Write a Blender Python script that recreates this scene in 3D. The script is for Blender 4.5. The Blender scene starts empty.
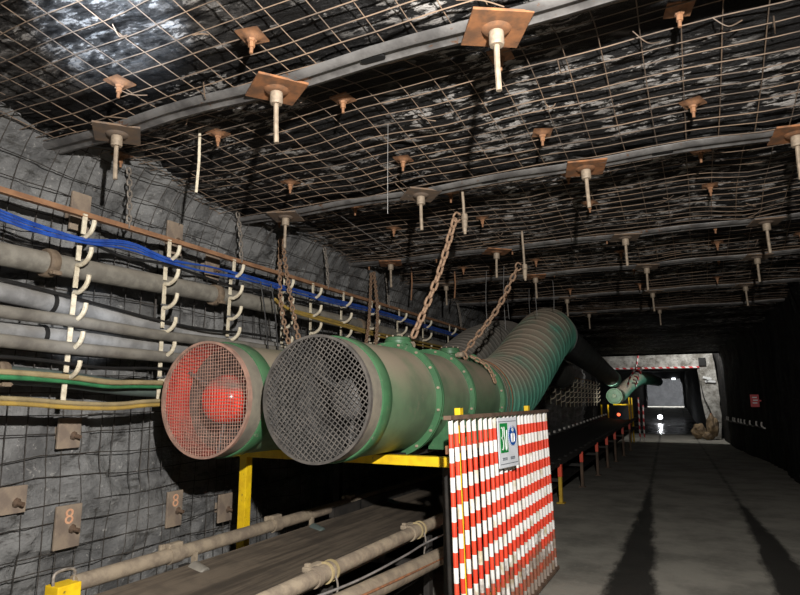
import bpy, bmesh, math, random
from mathutils import Vector, Matrix, noise, Euler
random.seed(7)
PI = math.pi
col = bpy.context.scene.collection
V = Vector

# ------------------------------------------------------------------ materials
def lin(c):
    return tuple(((v/255)/12.92 if v/255 <= .04045 else ((v/255+.055)/1.055)**2.4) for v in c)

class NT:
    def __init__(s, name):
        s.m = bpy.data.materials.new(name); s.m.use_nodes = True
        s.t = s.m.node_tree; s.t.nodes.clear()
        s.out = s.n('ShaderNodeOutputMaterial'); s.b = s.n('ShaderNodeBsdfPrincipled')
        s.l(s.b.outputs[0], s.out.inputs[0])
    def n(s, k, **kw):
        o = s.t.nodes.new(k)
        for a, v in kw.items(): setattr(o, a, v)
        return o
    def l(s, a, b): s.t.links.new(a, b)
    def coord(s, scale=(1, 1, 1), kind='Object'):
        tc = s.n('ShaderNodeTexCoord'); mp = s.n('ShaderNodeMapping'); mp.inputs['Scale'].default_value = scale
        s.l(tc.outputs[kind], mp.inputs[0]); return mp.outputs[0]
    def noise(s, vec, scale, detail=5, rough=.6):
        t = s.n('ShaderNodeTexNoise'); t.inputs['Scale'].default_value = scale
        t.inputs['Detail'].default_value = detail; t.inputs['Roughness'].default_value = rough
        s.l(vec, t.inputs['Vector']); return t.outputs['Fac']
    def ramp(s, fac, a, b):
        r = s.n('ShaderNodeMapRange'); r.inputs['From Min'].default_value = a; r.inputs['From Max'].default_value = b
        r.interpolation_type = 'SMOOTHSTEP'
        s.l(fac, r.inputs['Value']); return r.outputs[0]
    def mix(s, fac, a, b):
        m = s.n('ShaderNodeMix', data_type='RGBA')
        if isinstance(fac, (int, float)): m.inputs[0].default_value = fac
        else: s.l(fac, m.inputs[0])
        for i, c in ((6, a), (7, b)):
            if isinstance(c, tuple): m.inputs[i].default_value = (*c, 1)
            else: s.l(c, m.inputs[i])
        return m.outputs[2]
    def math(s, op, a, b=0.0):
        m = s.n('ShaderNodeMath', operation=op)
        for i, c in ((0, a), (1, b)):
            if isinstance(c, (int, float)): m.inputs[i].default_value = c
            else: s.l(c, m.inputs[i])
        return m.outputs[0]
    def bump(s, h, strength, dist=.01):
        b = s.n('ShaderNodeBump'); b.inputs['Strength'].default_value = strength; b.inputs['Distance'].default_value = dist
        s.l(h, b.inputs['Height']); s.l(b.outputs[0], s.b.inputs['Normal'])
    def base(s, c, rough, metal=0.0):
        if isinstance(c, tuple): s.b.inputs['Base Color'].default_value = (*c, 1)
        else: s.l(c, s.b.inputs['Base Color'])
        if isinstance(rough, (int, float)): s.b.inputs['Roughness'].default_value = rough
        else: s.l(rough, s.b.inputs['Roughness'])
        s.b.inputs['Metallic'].default_value = metal

def simple(name, c1, c2, scale=8, lo=.35, hi=.65, rough=.7, metal=0., bump=.25, dust=None, dustamt=.6, wear=None, up_=(-.25, .75)):
    """two-tone noisy surface; dust settles on faces that look up; wear = chips of another colour"""
    t = NT(name); v = t.coord()
    f = t.ramp(t.noise(v, scale), lo, hi)
    c = t.mix(f, lin(c1), lin(c2))
    if wear:
        w = t.ramp(t.noise(v, scale*2.2, 7, .75), .60, .66); c = t.mix(w, c, lin(wear))
    if dust:
        g = t.n('ShaderNodeNewGeometry'); sp = t.n('ShaderNodeSeparateXYZ'); t.l(g.outputs['Normal'], sp.inputs[0])
        up = t.ramp(sp.outputs[2], *up_)
        d = t.math('MULTIPLY', up, t.ramp(t.noise(v, scale*.6), .2, .6)); d = t.math('MULTIPLY', d, dustamt)
        c = t.mix(d, c, lin(dust))
    t.base(c, rough, metal)
    if bump: t.bump(t.noise(v, scale*5, 6), bump, .006)
    return t.m

DUST = (128, 118, 104)
M = {}
M['rust'] = simple('rust_steel', (150, 98, 62), (112, 78, 56), 14, rough=.85)
M['rustplate'] = simple('rust_plate', (164, 110, 70), (110, 80, 58), 7, rough=.8, wear=(92, 62, 44))
M['plate_grey'] = simple('dusty_plate', (128, 106, 86), (108, 96, 86), 9, rough=.85)
M['bolt'] = simple('bolt_steel', (168, 152, 132), (140, 126, 110), 20, rough=.65, metal=.2)
M['smallbolt'] = simple('small_bolt_steel', (156, 112, 78), (124, 92, 70), 20, rough=.75)
M['strap'] = simple('strap_steel', (140, 138, 136), (98, 96, 95), 5, rough=.5, metal=.45, wear=(120, 84, 58))
M['wire'] = simple('mesh_wire', (146, 124, 104), (104, 92, 82), 3, rough=.65, metal=.1, bump=0)
M['wallwire'] = simple('wall_wire', (66, 60, 54), (42, 40, 38), 3, rough=.7, bump=0)
M['chain'] = simple('chain_rust', (168, 138, 112), (128, 102, 82), 30, rough=.75, metal=.1)
M['chain_grey'] = simple('chain_grey', (150, 142, 132), (112, 104, 96), 30, rough=.6, metal=.2)
M['rail'] = simple('rail_rust', (158, 118, 86), (132, 96, 70), 6, rough=.85)
M['cream'] = simple('cream_paint', (226, 216, 192), (196, 184, 160), 22, rough=.6, wear=(120, 100, 80))
M['pipe'] = simple('pipe_dusty', (138, 134, 124), (108, 104, 96), 8, rough=.7, dust=(150, 142, 128), dustamt=.5)
M['hose'] = simple('hose_grey', (150, 150, 150), (116, 116, 116), 6, rough=.6, dust=(150, 144, 134), dustamt=.4)
M['cable_grey'] = simple('cable_grey', (122, 118, 110), (98, 94, 88), 8, rough=.6, dust=(146, 140, 128), dustamt=.5)
M['blue'] = simple('cable_blue', (36, 84, 176), (26, 62, 140), 8, rough=.45, dust=(120, 120, 124), dustamt=.25)
M['black_cable'] = simple('cable_black', (34, 33, 33), (24, 24, 24), 8, rough=.5)
M['yellow_cable'] = simple('cable_yellow', (176, 146, 70), (150, 126, 70), 8, rough=.55)
M['tan_cable'] = simple('cable_tan', (160, 144, 108), (136, 122, 90), 8, rough=.6)
M['green_cable'] = simple('cable_green', (60, 130, 84), (44, 100, 66), 8, rough=.5)
M['pipe_green'] = simple('pipe_greengrey', (92, 104, 98), (76, 86, 84), 8, rough=.55)
M['clamp'] = simple('clamp_brown', (124, 108, 90), (98, 84, 70), 16, rough=.75)
M['fan_green'] = simple('fan_green', (94, 122, 92), (78, 102, 78), 4, rough=.5, bump=.12, dust=(150, 138, 120), dustamt=1.0, wear=(104, 114, 92))
M['flange_green'] = simple('flange_green', (62, 108, 72), (52, 92, 62), 7, rough=.45, bump=.12, dust=(104, 112, 92), dustamt=.3, wear=(110, 120, 100))
M['shroud'] = simple('shroud_dusty', (130, 124, 110), (106, 102, 92), 6, rough=.75, bump=.15, dust=DUST, dustamt=.5)
M['fan_red'] = simple('fan_red', (226, 62, 48), (204, 50, 40), 4, rough=.4, bump=.05, dust=(124, 106, 94), dustamt=1.0)
M['hub_red'] = simple('hub_red', (240, 60, 44), (224, 50, 38), 4, rough=.22, bump=.03, dust=(128, 112, 104), dustamt=1.6, up_=(.15, .6))
M['plate_wall'] = simple('wall_plate_dusty', (150, 134, 116), (124, 110, 98), 9, rough=.85)
M['inlet_dust'] = simple('inlet_dusty', (104, 88, 80), (84, 72, 66), 8, rough=.7, dust=(120, 108, 98), dustamt=.8)
M['fan_dark'] = simple('fan_lining', (104, 102, 100), (78, 77, 76), 40, rough=.6, bump=.6)
M['blade'] = simple('blade_steel', (60, 58, 56), (44, 43, 42), 8, rough=.5, metal=.3)
M['guard_rusty'] = simple('guard_rusty', (164, 128, 112), (134, 108, 96), 10, rough=.7, bump=0)
M['guard_grey'] = simple('guard_grey', (92, 87, 82), (70, 67, 64), 10, rough=.65, bump=0)
M['duct'] = simple('duct_teal', (104, 176, 150), (86, 152, 130), 3, rough=.6, bump=.2, dust=(168, 154, 136), dustamt=1.0)
M['duct_grey'] = simple('duct_grey', (104, 104, 98), (84, 86, 82), 3, rough=.65, bump=.2, dust=(150, 142, 132), dustamt=.8)
M['yellow'] = simple('yellow_paint', (238, 200, 24), (216, 176, 22), 9, rough=.55, wear=(110, 90, 50))
M['yellow_dirty'] = simple('yellow_paint_dirty', (206, 168, 40), (170, 134, 40), 9, rough=.65, wear=(110, 90, 60))
M['belt'] = simple('belt_dusty', (84, 76, 66), (60, 55, 49), 3, rough=.85, bump=.3)
M['belt_black'] = simple('belt_black', (44, 42, 40), (30, 29, 28), 3, rough=.6, bump=.3)
M['convrail'] = simple('rail_pipe_dusty', (144, 131, 112), (116, 104, 90), 10, rough=.85, bump=.5)
M['convsteel'] = simple('conveyor_steel', (46, 42, 38), (32, 30, 28), 8, rough=.75)
M['legbrown'] = simple('leg_brown', (104, 84, 68), (80, 66, 54), 8, rough=.8)
M['orange'] = simple('orange_marker', (238, 84, 50), (222, 70, 44), 8, rough=.45, bump=0)
M['railtop'] = simple('fence_top_brown', (122, 98, 80), (98, 78, 64), 8, rough=.8)
M['sign'] = simple('sign_board', (238, 242, 248), (226, 230, 236), 6, rough=.4, bump=.02)
M['white'] = simple('white_print', (236, 238, 238), (226, 228, 228), 6, rough=.4, bump=0)
M['sgreen'] = simple('sign_green', (36, 150, 76), (30, 138, 68), 6, rough=.4, bump=0)
M['sblue'] = simple('sign_blue', (32, 92, 176), (28, 84, 164), 6, rough=.4, bump=0)
M['sdark'] = simple('sign_print', (92, 100, 110), (80, 88, 98), 6, rough=.4, bump=0)
M['chalk'] = simple('orange_chalk', (226, 176, 140), (206, 150, 118), 30, rough=.8, bump=0)
M['thinwire'] = simple('thin_wire', (150, 148, 146), (120, 118, 116), 6, rough=.5, metal=.3, bump=0)
M['darksq'] = simple('dark_square', (18, 18, 18), (12, 12, 12), 6, rough=.7)
M['rubble'] = simple('rubble_tan', (150, 128, 98), (110, 94, 76), 5, rough=.9, bump=.6)
M['white_paint'] = simple('white_bracket', (225, 222, 214), (196, 192, 184), 20, rough=.5)
M['redtape'] = simple('red_tape', (214, 52, 60), (196, 44, 52), 6, rough=.5, bump=0)

M['duct_shaded'] = simple('duct_shaded', (80, 86, 82), (64, 70, 67), 3, rough=.7, bump=.25)
def lamp_mat(name, c, s):
    t = NT(name); t.b.inputs['Base Color'].default_value = (*c, 1)
    t.b.inputs['Emission Color'].default_value = (*c, 1); t.b.inputs['Emission Strength'].default_value = s
    return t.m
M['redlamp'] = lamp_mat('red_lamp', (1, .10, .04), 3.0)
M['glarelamp'] = lamp_mat('glare_lamp', (.95, .97, 1), 8)
M['whitelamp'] = lamp_mat('white_lamp', (.9, .95, 1), 3)

# red and white bar paint: bands measured from the bar's own foot
def bar_mat():
    t = NT('barrier_stripes'); tc = t.n('ShaderNodeTexCoord'); sp = t.n('ShaderNodeSeparateXYZ'); t.l(tc.outputs['Object'], sp.inputs[0])
    z = sp.outputs[2]
    ph = t.math('FRACT', t.math('DIVIDE', t.math('SUBTRACT', 1.4799, z), .17))
    red = t.math('GREATER_THAN', ph, .5)
    v = t.coord((1, 1, .5)); oi = t.n('ShaderNodeObjectInfo')
    va = t.n('ShaderNodeVectorMath', operation='ADD'); t.l(v, va.inputs[0]); t.l(oi.outputs['Location'], va.inputs[1])
    n1 = t.noise(va.outputs[0], 9, 5)
    w = t.mix(t.ramp(n1, .5, .7), lin((240, 238, 234)), lin((190, 176, 140)))
    r = t.mix(t.ramp(n1, .45, .75), lin((232, 70, 42)), lin((196, 48, 34)))
    c = t.mix(red, w, r)
    low = t.ramp(z, .75, .0)
    dirt = t.math('MULTIPLY', t.ramp(t.math('ADD', t.noise(va.outputs[0], 14, 6), t.math('MULTIPLY', low, .45)), .62, .9), .85)
    c = t.mix(dirt, c, lin((108, 84, 64)))
    t.base(c, .5); return t.m
M['bar'] = bar_mat()
def tape_mat():
    t = NT('striped_tape'); tc = t.n('ShaderNodeTexCoord'); sp = t.n('ShaderNodeSeparateXYZ'); t.l(tc.outputs['Object'], sp.inputs[0])
    s = t.math('ADD', sp.outputs[0], sp.outputs[2])
    red = t.math('GREATER_THAN', t.math('FRACT', t.math('DIVIDE', s, .3)), .5)
    t.base(t.mix(red, lin((235, 232, 228)), lin((210, 50, 56))), .5); return t.m
M['tape'] = tape_mat()

def roof_mat():
    t = NT('coal_roof'); v = t.coord((.42, 1, 1), 'Object')
    n1 = t.noise(v, 15, 7, .7); n2 = t.noise(v, 1.6, 4, .65); n3 = t.noise(t.coord((.6, 1, 1)), 26, 6, .7)
    dust = t.math('MULTIPLY', t.ramp(n1, .52, .58), t.ramp(n2, .43, .53))
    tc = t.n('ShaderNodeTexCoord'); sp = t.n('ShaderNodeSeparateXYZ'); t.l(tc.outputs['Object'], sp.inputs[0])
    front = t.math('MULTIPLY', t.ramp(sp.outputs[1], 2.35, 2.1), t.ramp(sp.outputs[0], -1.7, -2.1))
    dust = t.math('MAXIMUM', dust, t.math('MULTIPLY', front, t.math('MULTIPLY', t.ramp(n1, .36, .6), .22)))  # not dust: roof coloured paler here to lift the torch's pool of light
    c = t.mix(dust, lin((17, 16, 16)), lin((168, 164, 160)))  # mask holds the dust and the paler patch for the torch light
    t.base(c, .6); t.b.inputs['Specular IOR Level'].default_value = .3
    t.bump(t.math('ADD', n1, t.math('MULTIPLY', n3, .6)), .9, .05)
    return t.m
def rock_mat(name, a, b, c3, rough=.75, spec=.5):
    t = NT(name); v = t.coord()
    n1 = t.noise(v, 2.2, 6, .65); n2 = t.noise(v, 18, 6, .7); n3 = t.noise(t.coord((1, .8, 2.5)), 5, 6, .7)
    c = t.mix(t.ramp(n1, .35, .65), lin(a), lin(b)); c = t.mix(t.ramp(n2, .58, .72), c, lin(c3))
    c = t.mix(t.math('MULTIPLY', t.ramp(n3, .53, .66), .75), c, lin((58, 56, 52)))
    t.base(c, rough); t.b.inputs['Specular IOR Level'].default_value = spec; t.bump(t.math('ADD', n2, n3), .7, .03); return t.m
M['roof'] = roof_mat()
M['wallrock'] = rock_mat('wall_rock', (132, 132, 131), (92, 92, 92), (170, 168, 164), .55)
M['blackrock'] = rock_mat('black_rock', (30, 29, 29), (19, 19, 19), (46, 45, 44), .75, .2)
M['junction'] = rock_mat('whitened_rock', (204, 202, 196), (128, 124, 116), (224, 222, 216), .8)
M['darkrock'] = rock_mat('dark_rock', (70, 70, 72), (56, 56, 58), (90, 90, 92), .7)

def floor_mat():
    t = NT('concrete_road'); tc = t.n('ShaderNodeTexCoord'); sp = t.n('ShaderNodeSeparateXYZ'); t.l(tc.outputs['Object'], sp.inputs[0])
    x, y = sp.outputs[0], sp.outputs[1]; v = t.coord()
    n1 = t.noise(v, 1.3, 6, .65); n2 = t.noise(v, 14, 6, .7); ne = t.noise(t.coord((1, .35, 1)), 5, 6, .75)
    c = t.mix(t.ramp(n1, .35, .68), lin((156, 152, 142)), lin((118, 115, 107)))
    c = t.mix(t.math('MULTIPLY', t.ramp(n2, .5, .75), .5), c, lin((166, 161, 149)))
    def track(a, b, w0, w1, y0, y1):
        cx = t.math('ADD', t.math('MULTIPLY', y, b), a)
        d = t.math('ABSOLUTE', t.math('SUBTRACT', x, cx))
        d = t.math('ADD', d, t.math('MULTIPLY', t.math('SUBTRACT', ne, .5), .26))
        w = t.n('ShaderNodeMapRange'); w.inputs['From Min'].default_value = y0; w.inputs['From Max'].default_value = y1
        w.inputs['To Min'].default_value = w0; w.inputs['To Max'].default_value = w1; t.l(y, w.inputs['Value'])
        e = t.math('SUBTRACT', d, w.outputs[0]); return t.ramp(e, .05, -.04)
    wet = t.math('MAXIMUM', track(-.393, -.042, .21, .02, 5.2, 12.4), track(.89, -.037, .20, .01, 6.0, 11.8))
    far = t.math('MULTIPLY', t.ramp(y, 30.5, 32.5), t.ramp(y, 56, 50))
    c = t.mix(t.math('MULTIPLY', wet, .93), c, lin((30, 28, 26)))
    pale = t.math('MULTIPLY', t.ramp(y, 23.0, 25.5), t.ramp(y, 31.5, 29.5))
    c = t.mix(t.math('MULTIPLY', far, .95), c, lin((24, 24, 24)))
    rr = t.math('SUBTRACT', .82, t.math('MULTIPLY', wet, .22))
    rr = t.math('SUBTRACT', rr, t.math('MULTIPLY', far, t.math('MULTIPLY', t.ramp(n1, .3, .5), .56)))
    t.base(c, rr); t.bump(t.math('ADD', n2, t.math('MULTIPLY', ne, .5)), .35, .012); return t.m
M['floor'] = floor_mat()

# ------------------------------------------------------------------ mesh builder
def basis(d):
    d = V(d).normalized(); a = V((0, 0, 1)) if abs(d.z) < .9 else V((1, 0, 0))
    u = d.cross(a).normalized(); return u, d.cross(u).normalized(), d
def smooth_path(pts, n=8):
    P = [V(p) for p in pts]
    if len(P) < 3: return [P[0].lerp(P[1], i/n) for i in range(n+1)]
    out = []
    for i in range(len(P)-1):
        a = P[max(i-1, 0)]; b = P[i]; c = P[i+1]; d = P[min(i+2, len(P)-1)]
        for k in range(n):
            t = k/n
            out.append(.5*((2*b) + (c-a)*t + (2*a-5*b+4*c-d)*t*t + (3*b-3*c+d-a)*t**3))
    out.append(P[-1]); return out

class MB:
    def __init__(s): s.v = []; s.f = []; s.sm = []
    def add(s, vs, fs, smooth):
        o = len(s.v); s.v += [V(p) for p in vs]
        for f in fs: s.f.append([i+o for i in f]); s.sm.append(smooth)
    def box(s, c, size, rot=None, bev=0.0):
        c = V(c); h = V(size)/2; R = rot.to_3x3() if rot is not None else Matrix.Identity(3)
        bm = bmesh.new(); bmesh.ops.create_cube(bm, size=1)
        for v in bm.verts: v.co = V((v.co.x*size[0], v.co.y*size[1], v.co.z*size[2]))
        if bev: bmesh.ops.bevel(bm, geom=bm.edges[:], offset=bev, segments=2, affect='EDGES', profile=.6)
        bm.verts.index_update()
        s.add([c + R @ v.co for v in bm.verts], [[v.index for v in f.verts] for f in bm.faces], False); bm.free()
    def tube(s, pts, r, n=8, caps=True, smooth=True, closed=False):
        P = [V(p) for p in pts]; m = len(P)
        rr = r if isinstance(r, (list, tuple)) else [r]*m
        vs = []; fs = []; u = None
        for i in range(m):
            if closed: d = P[(i+1) % m]-P[i-1]
            else: d = P[min(i+1, m-1)]-P[max(i-1, 0)]
            d.normalize()
            if u is None: u = basis(d)[0]
            u = (u-d*u.dot(d)).normalized(); w = d.cross(u)
            for k in range(n):
                a = 2*PI*k/n; vs.append(P[i]+(u*math.cos(a)+w*math.sin(a))*rr[i])
        for i in range(m if closed else m-1):
            j = (i+1) % m
            for k in range(n): fs.append([i*n+k, i*n+(k+1) % n, j*n+(k+1) % n, j*n+k])
        s.add(vs, fs, smooth)
        if caps and not closed:
            o = len(s.v)-len(vs)
            s.f.append([o+k for k in range(n)][::-1]); s.sm.append(False)
            s.f.append([o+(m-1)*n+k for k in range(n)]); s.sm.append(False)
    def cyl(s, a, b, r, n=16, r2=None): s.tube([a, b], [r, r if r2 is None else r2], n)
    def lathe(s, o, d, prof, n=48, smooth=True, closed=False):
        """prof: (distance along d, radius)"""
        u, w, d = basis(d); o = V(o); vs = []; fs = []
        for t, r in prof:
            for k in range(n):
                a = 2*PI*k/n; vs.append(o+d*t+(u*math.cos(a)+w*math.sin(a))*r)
        m = len(prof)
        for i in range(m if closed else m-1):
            j = (i+1) % m
            for k in range(n): fs.append([i*n+k, i*n+(k+1) % n, j*n+(k+1) % n, j*n+k])
        s.add(vs, fs, smooth)
    def prism(s, poly, off):
        n = len(poly); off = V(off); P = [V(p) for p in poly]
        s.add(P+[p+off for p in P], [list(range(n))[::-1], list(range(n, 2*n))]+[[i, (i+1) % n, n+(i+1) % n, n+i] for i in range(n)], False)
    def build(s, name, mat, parent=None, sharp=35):
        o0 = root_loc(parent)
        me = bpy.data.meshes.new(name); me.from_pydata([v-o0 for v in s.v], [], s.f); me.update()
        me.polygons.foreach_set('use_smooth', s.sm)
        bm = bmesh.new(); bm.from_mesh(me); bmesh.ops.recalc_face_normals(bm, faces=bm.faces[:])
        for e in bm.edges:
            if len(e.link_faces) == 2 and e.calc_face_angle(0) > math.radians(sharp): e.smooth = False
        bm.to_mesh(me); bm.free()
        me.materials.append(mat if not isinstance(mat, str) else M[mat])
        o = bpy.data.objects.new(name, me); col.objects.link(o)
        if parent is not None: o.parent = parent
        return o

def root_loc(p):
    if p is None: return V((0, 0, 0))
    l = V((0, 0, 0))
    while p is not None: l += p.location; p = p.parent
    return l
def tag(o, label, cat, group=None):
    o['label'] = label; o['category'] = cat
    if group: o['group'] = group
    return o
def empty(name, loc, label, cat, group=None):
    o = bpy.data.objects.new(name, None); o.empty_display_size = .1; o.location = loc; col.objects.link(o)
    return tag(o, label, cat, group)
def origin(o, p):
    """move a lone mesh object's origin to p without moving its shape"""
    o.data.transform(Matrix.Translation(-V(p))); o.location = V(p); return o
def copy_tree(o, parent=None):
    c = o.copy(); col.objects.link(c)
    if parent is not None: c.parent = parent
    for ch in list(o.children): copy_tree(ch, c)
    return c
def struct(o): o['kind'] = 'structure'; return o
ORD = ['nearest', 'second', 'third', 'fourth', 'fifth', 'sixth', 'seventh', 'eighth', 'ninth', 'tenth', 'eleventh', 'twelfth', 'thirteenth', 'fourteenth', 'fifteenth', 'sixteenth', 'seventeenth', 'eighteenth', 'nineteenth', 'twentieth']
def nz(x, y, z=0.): return noise.noise(V((x, y, z)))

def grid(name, fn, us, vs, mat):
    nu, nv = len(us), len(vs)
    pts = [fn(u, v) for u in us for v in vs]
    fs = [[i*nv+j, i*nv+j+1, (i+1)*nv+j+1, (i+1)*nv+j] for i in range(nu-1) for j in range(nv-1)]
    me = bpy.data.meshes.new(name); me.from_pydata(pts, [], fs); me.update()
    me.polygons.foreach_set('use_smooth', [True]*len(fs))
    me.materials.append(M[mat]); o = bpy.data.objects.new(name, me); col.objects.link(o); return struct(o)
def fr(a, b, st):
    n = max(1, round((b-a)/st)); return [a+(b-a)*i/n for i in range(n+1)]

XL, XR, ZR = -4.3, 1.65, 3.5
# ------------------------------------------------------------------ room shell
def fz(y):
    t = min(max((y-51)/7, 0), 1); return .95*t
def f_floor(x, y):
    e = .012*nz(x*1.3, y*.6) + .03*max(0, (abs(x+1.3)-2.6))*abs(nz(x*3, y*2))
    return (x, y, fz(y)+min(e, 0.0) - .002)
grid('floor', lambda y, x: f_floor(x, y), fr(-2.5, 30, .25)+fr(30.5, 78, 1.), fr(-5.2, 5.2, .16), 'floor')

ROWS_ = [.55, 2.58, 4.6, 6.87, 8.58, 10.7, 12.8, 14.9, 17, 19.2, 21.4, 23.6, 25.8]
def vault(x, y):
    """the straps hold the roof down; between them it rises steeply behind one strap and comes down to the next"""
    for a, b in zip(ROWS_, ROWS_[1:]):
        if a <= y < b: t = (y-a)/(b-a); break
    else: return 0.
    u = min(t/.28, 1) if t < .28 else 1-(t-.28)/.72
    u = u*u*(3-2*u)
    return u*(.13+.06*nz(x*.45, b*1.7, 6))
def sag(x, y):
    xs = ((x-.06)/1.0) % 1.0; ys_ = ((y-2.2)/.95) % 1.0
    return (.012+.075*max(0, nz(x*.8+5, y*.6, 3)+.1))*(.3+.7*math.sin(PI*xs)**2)*(.4+.6*math.sin(PI*ys_)**2)
ZB = 3.40
def roof_z(x, y): return ZB+.03+vault(x, y)
def f_roof(x, y):
    z = roof_z(x, y)+.045+.02*nz(x*.55, y*.8, 1)-sag(x, y)*.7
    if y < 14:
        q = V((x*1.6, y*4.2, 0)); z += .032*(noise.fractal(q, .8, 2.1, 4))
        z += .026*(1-abs(nz(x*2.3, y*5.5, 9))*2)
    return z
def f_ceil(y, x):
    z = f_roof(x, y)
    return (x, y, max(z, roof_z(x, y)+.012))
def ywide(st): return fr(-2.5, 10, st)+fr(10+st*2, 14, st*2)+fr(14.3, 26.6, .3)
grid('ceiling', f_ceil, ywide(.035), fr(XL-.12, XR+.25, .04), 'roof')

CELL = {}
def blocky(y, z, s):
    d, p = noise.voronoi(V((y*s, z*s*1.35, 3.3)))
    k = (round(p[0].x, 2), round(p[0].y, 2))
    if k not in CELL:
        r = random.Random(hash(k)); CELL[k] = (r.uniform(-1, 1), r.uniform(-.25, .25), r.uniform(-.25, .25))
    a, b, c = CELL[k]
    return a + b*(y*s-p[0].x)*2 + c*(z*s*1.35-p[0].y)*2
def f_wl(y, z):
    x = XL+.055*blocky(y+.06*nz(y*4, z*4), z+.05*nz(y*3, z*3, 5), 1.5)+.03*blocky(y, z, 3.3)+.09*nz(y*.5, z*.7, 2)+.012*nz(y*9, z*9)
    if z > 2.95: x += (z-2.95)**2*.75
    return (x, y, z)
zs = fr(-.05, 3.62, .04)
grid('wall_left', f_wl, ywide(.04), zs, 'wallrock')
def f_wr(y, z):
    x = XR+.10*nz(y*.5, z*.15, 4)+.12*abs(nz(y*1.9, z*.35, 8))+.03*nz(y*5, z*4)
    if z > 2.9: x -= (z-2.9)**2*.3
    return (x, y, z)
def f_wr2(y, z):
    x, y, z = f_wr(y, z)
    t = min(max((y-16)/9.5, 0), 1); return (x-(.70+.05*max(0, y-26))*t*t*(3-2*t), y, z)
grid('wall_right', f_wr2, fr(-2.5, 26, .12)+fr(26.2, 29.2, .2), fr(-.05, 4.4, .12), 'blackrock')
def plane(name, a, b, c, d, mat, amp=.06, n=24, m=10):
    a, b, c, d = V(a), V(b), V(c), V(d); nrm = (b-a).cross(d-a).normalized()
    def fn(u, v):
        p = (a.lerp(b, u)).lerp(d.lerp(c, u), v); return tuple(p+nrm*amp*nz(p.x*1.3+p.z, p.y*1.3, p.z*1.3))
    return grid(name, fn, fr(0, 1, 1/n), fr(0, 1, 1/m), mat)
# junction roof raised into an added pocket that hides the lamp and cuts its light
plane('ceiling_junction', (-4.9, 26.5, 4.3), (2.2, 26.5, 4.3), (2.2, 29.3, 4.3), (-4.9, 29.3, 4.3), 'blackrock', .05)
plane('trim_lamp_pocket', (-4.9, 26.6, 3.4), (2.2, 26.6, 3.4), (2.2, 26.6, 4.4), (-4.9, 26.6, 4.4), 'blackrock', .02)
plane('wall_left_junction', (-4.35, 26.4, -.1), (-4.35, 29.3, -.1), (-4.35, 29.3, 4.4), (-4.35, 26.4, 4.4), 'blackrock', .05)

# lintel and pillar of whitened rock around the opening ahead
def rough_solid(name, poly_xz, y0, y1, mat, seed, ny=6):
    """polygon in x,z extruded along y with a ragged outline"""
    P = []
    n = len(poly_xz)
    for i in range(n):
        a, b = V((*poly_xz[i], 0)), V((*poly_xz[(i+1) % n], 0)); k = max(1, int((b-a).length/.12))
        P += [a.lerp(b, j/k) for j in range(k)]
    m = len(P); ctr = sum(P, V((0, 0, 0)))/m; bm = bmesh.new(); rings = []
    for j in range(ny+1):
        y = y0+(y1-y0)*j/ny
        rings.append([bm.verts.new((p.x+.045*nz(p.x*3, p.y*3, y*3+seed), y+.04*nz(p.x*2, p.y*2, seed+j), p.y+.045*nz(p.x*3+9, p.y*3, y*3+seed))) for p in P])
    for j in range(ny):
        for i in range(m): bm.faces.new((rings[j][i], rings[j][(i+1) % m], rings[j+1][(i+1) % m], rings[j+1][i]))
    for r in (rings[0], rings[-1]):
        f = bm.faces.new(r); res = bmesh.ops.triangulate(bm, faces=[f])
    bmesh.ops.recalc_face_normals(bm, faces=bm.faces[:])
    me = bpy.data.meshes.new(name); bm.to_mesh(me); bm.free(); me.materials.append(M[mat])
    o = bpy.data.objects.new(name, me); col.objects.link(o); return struct(o)
rough_solid('trim_lintel', [(-4.6, 2.98), (.12, 2.98), (.30, 3.46), (.25, 4.4), (-4.6, 4.4)], 29, 29.9, 'junction', 3)
rough_solid('trim_pillar', [(.36, -.05), (.78, -.05), (.84, .9), (.80, 2.2), (.72, 3.1), (.66, 4.3), (.2, 4.4), (.06, 3.3), (.08, 2.8), (.18, 1.4)], 29, 30.2, 'junction', 7)
rough_solid('wall_left_jamb', [(-4.9, -.05), (-4.15, -.05), (-4.2, 2.9), (-4.9, 2.9)], 29, 29.8, 'blackrock', 5)
# roadway beyond
plane('wall_left_beyond', (-4.3, 29.5, -.1), (-4.3, 58, .8), (-4.3, 58, 4.2), (-4.3, 29.5, 3.2), 'blackrock', .1)
plane('wall_right_beyond', (.25, 29.9, -.1), (-.9, 58, .8), (-.9, 58, 4.2), (.25, 29.9, 3.2), 'blackrock', .1)
plane('ceiling_beyond', (-4.6, 29.7, 2.95), (.6, 29.7, 2.95), (.6, 58, 4.05), (-4.6, 58, 4.05), 'blackrock', .08)
rough_solid('trim_far_portal_right', [(-1.1, .85), (.9, .85), (.9, 4.3), (-1.35, 4.3), (-1.3, 3.4), (-1.12, 2.9)], 58, 58.8, 'darkrock', 11)
rough_solid('trim_far_portal_left', [(-5.2, .85), (-4.1, .85), (-4.05, 3.5), (-4.0, 4.3), (-5.2, 4.3)], 58, 58.8, 'darkrock', 13)
rough_solid('trim_far_portal_top', [(-4.2, 3.46), (-1.2, 3.46), (-1.2, 4.3), (-4.2, 4.3)], 58, 58.8, 'darkrock', 15)
plane('wall_far_end', (-6, 76, .8), (2, 76, .8), (2, 76, 4.6), (-6, 76, 4.6), 'darkrock', .3)
plane('wall_far_left', (-5.2, 58.5, .8), (-5.2, 76, .8), (-5.2, 76, 4.4), (-5.2, 58.5, 4.4), 'darkrock', .15)
plane('wall_far_right', (1.0, 58.5, .8), (1.0, 76, .8), (1.0, 76, 4.4), (1.0, 58.5, 4.4), 'darkrock', .15)
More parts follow.
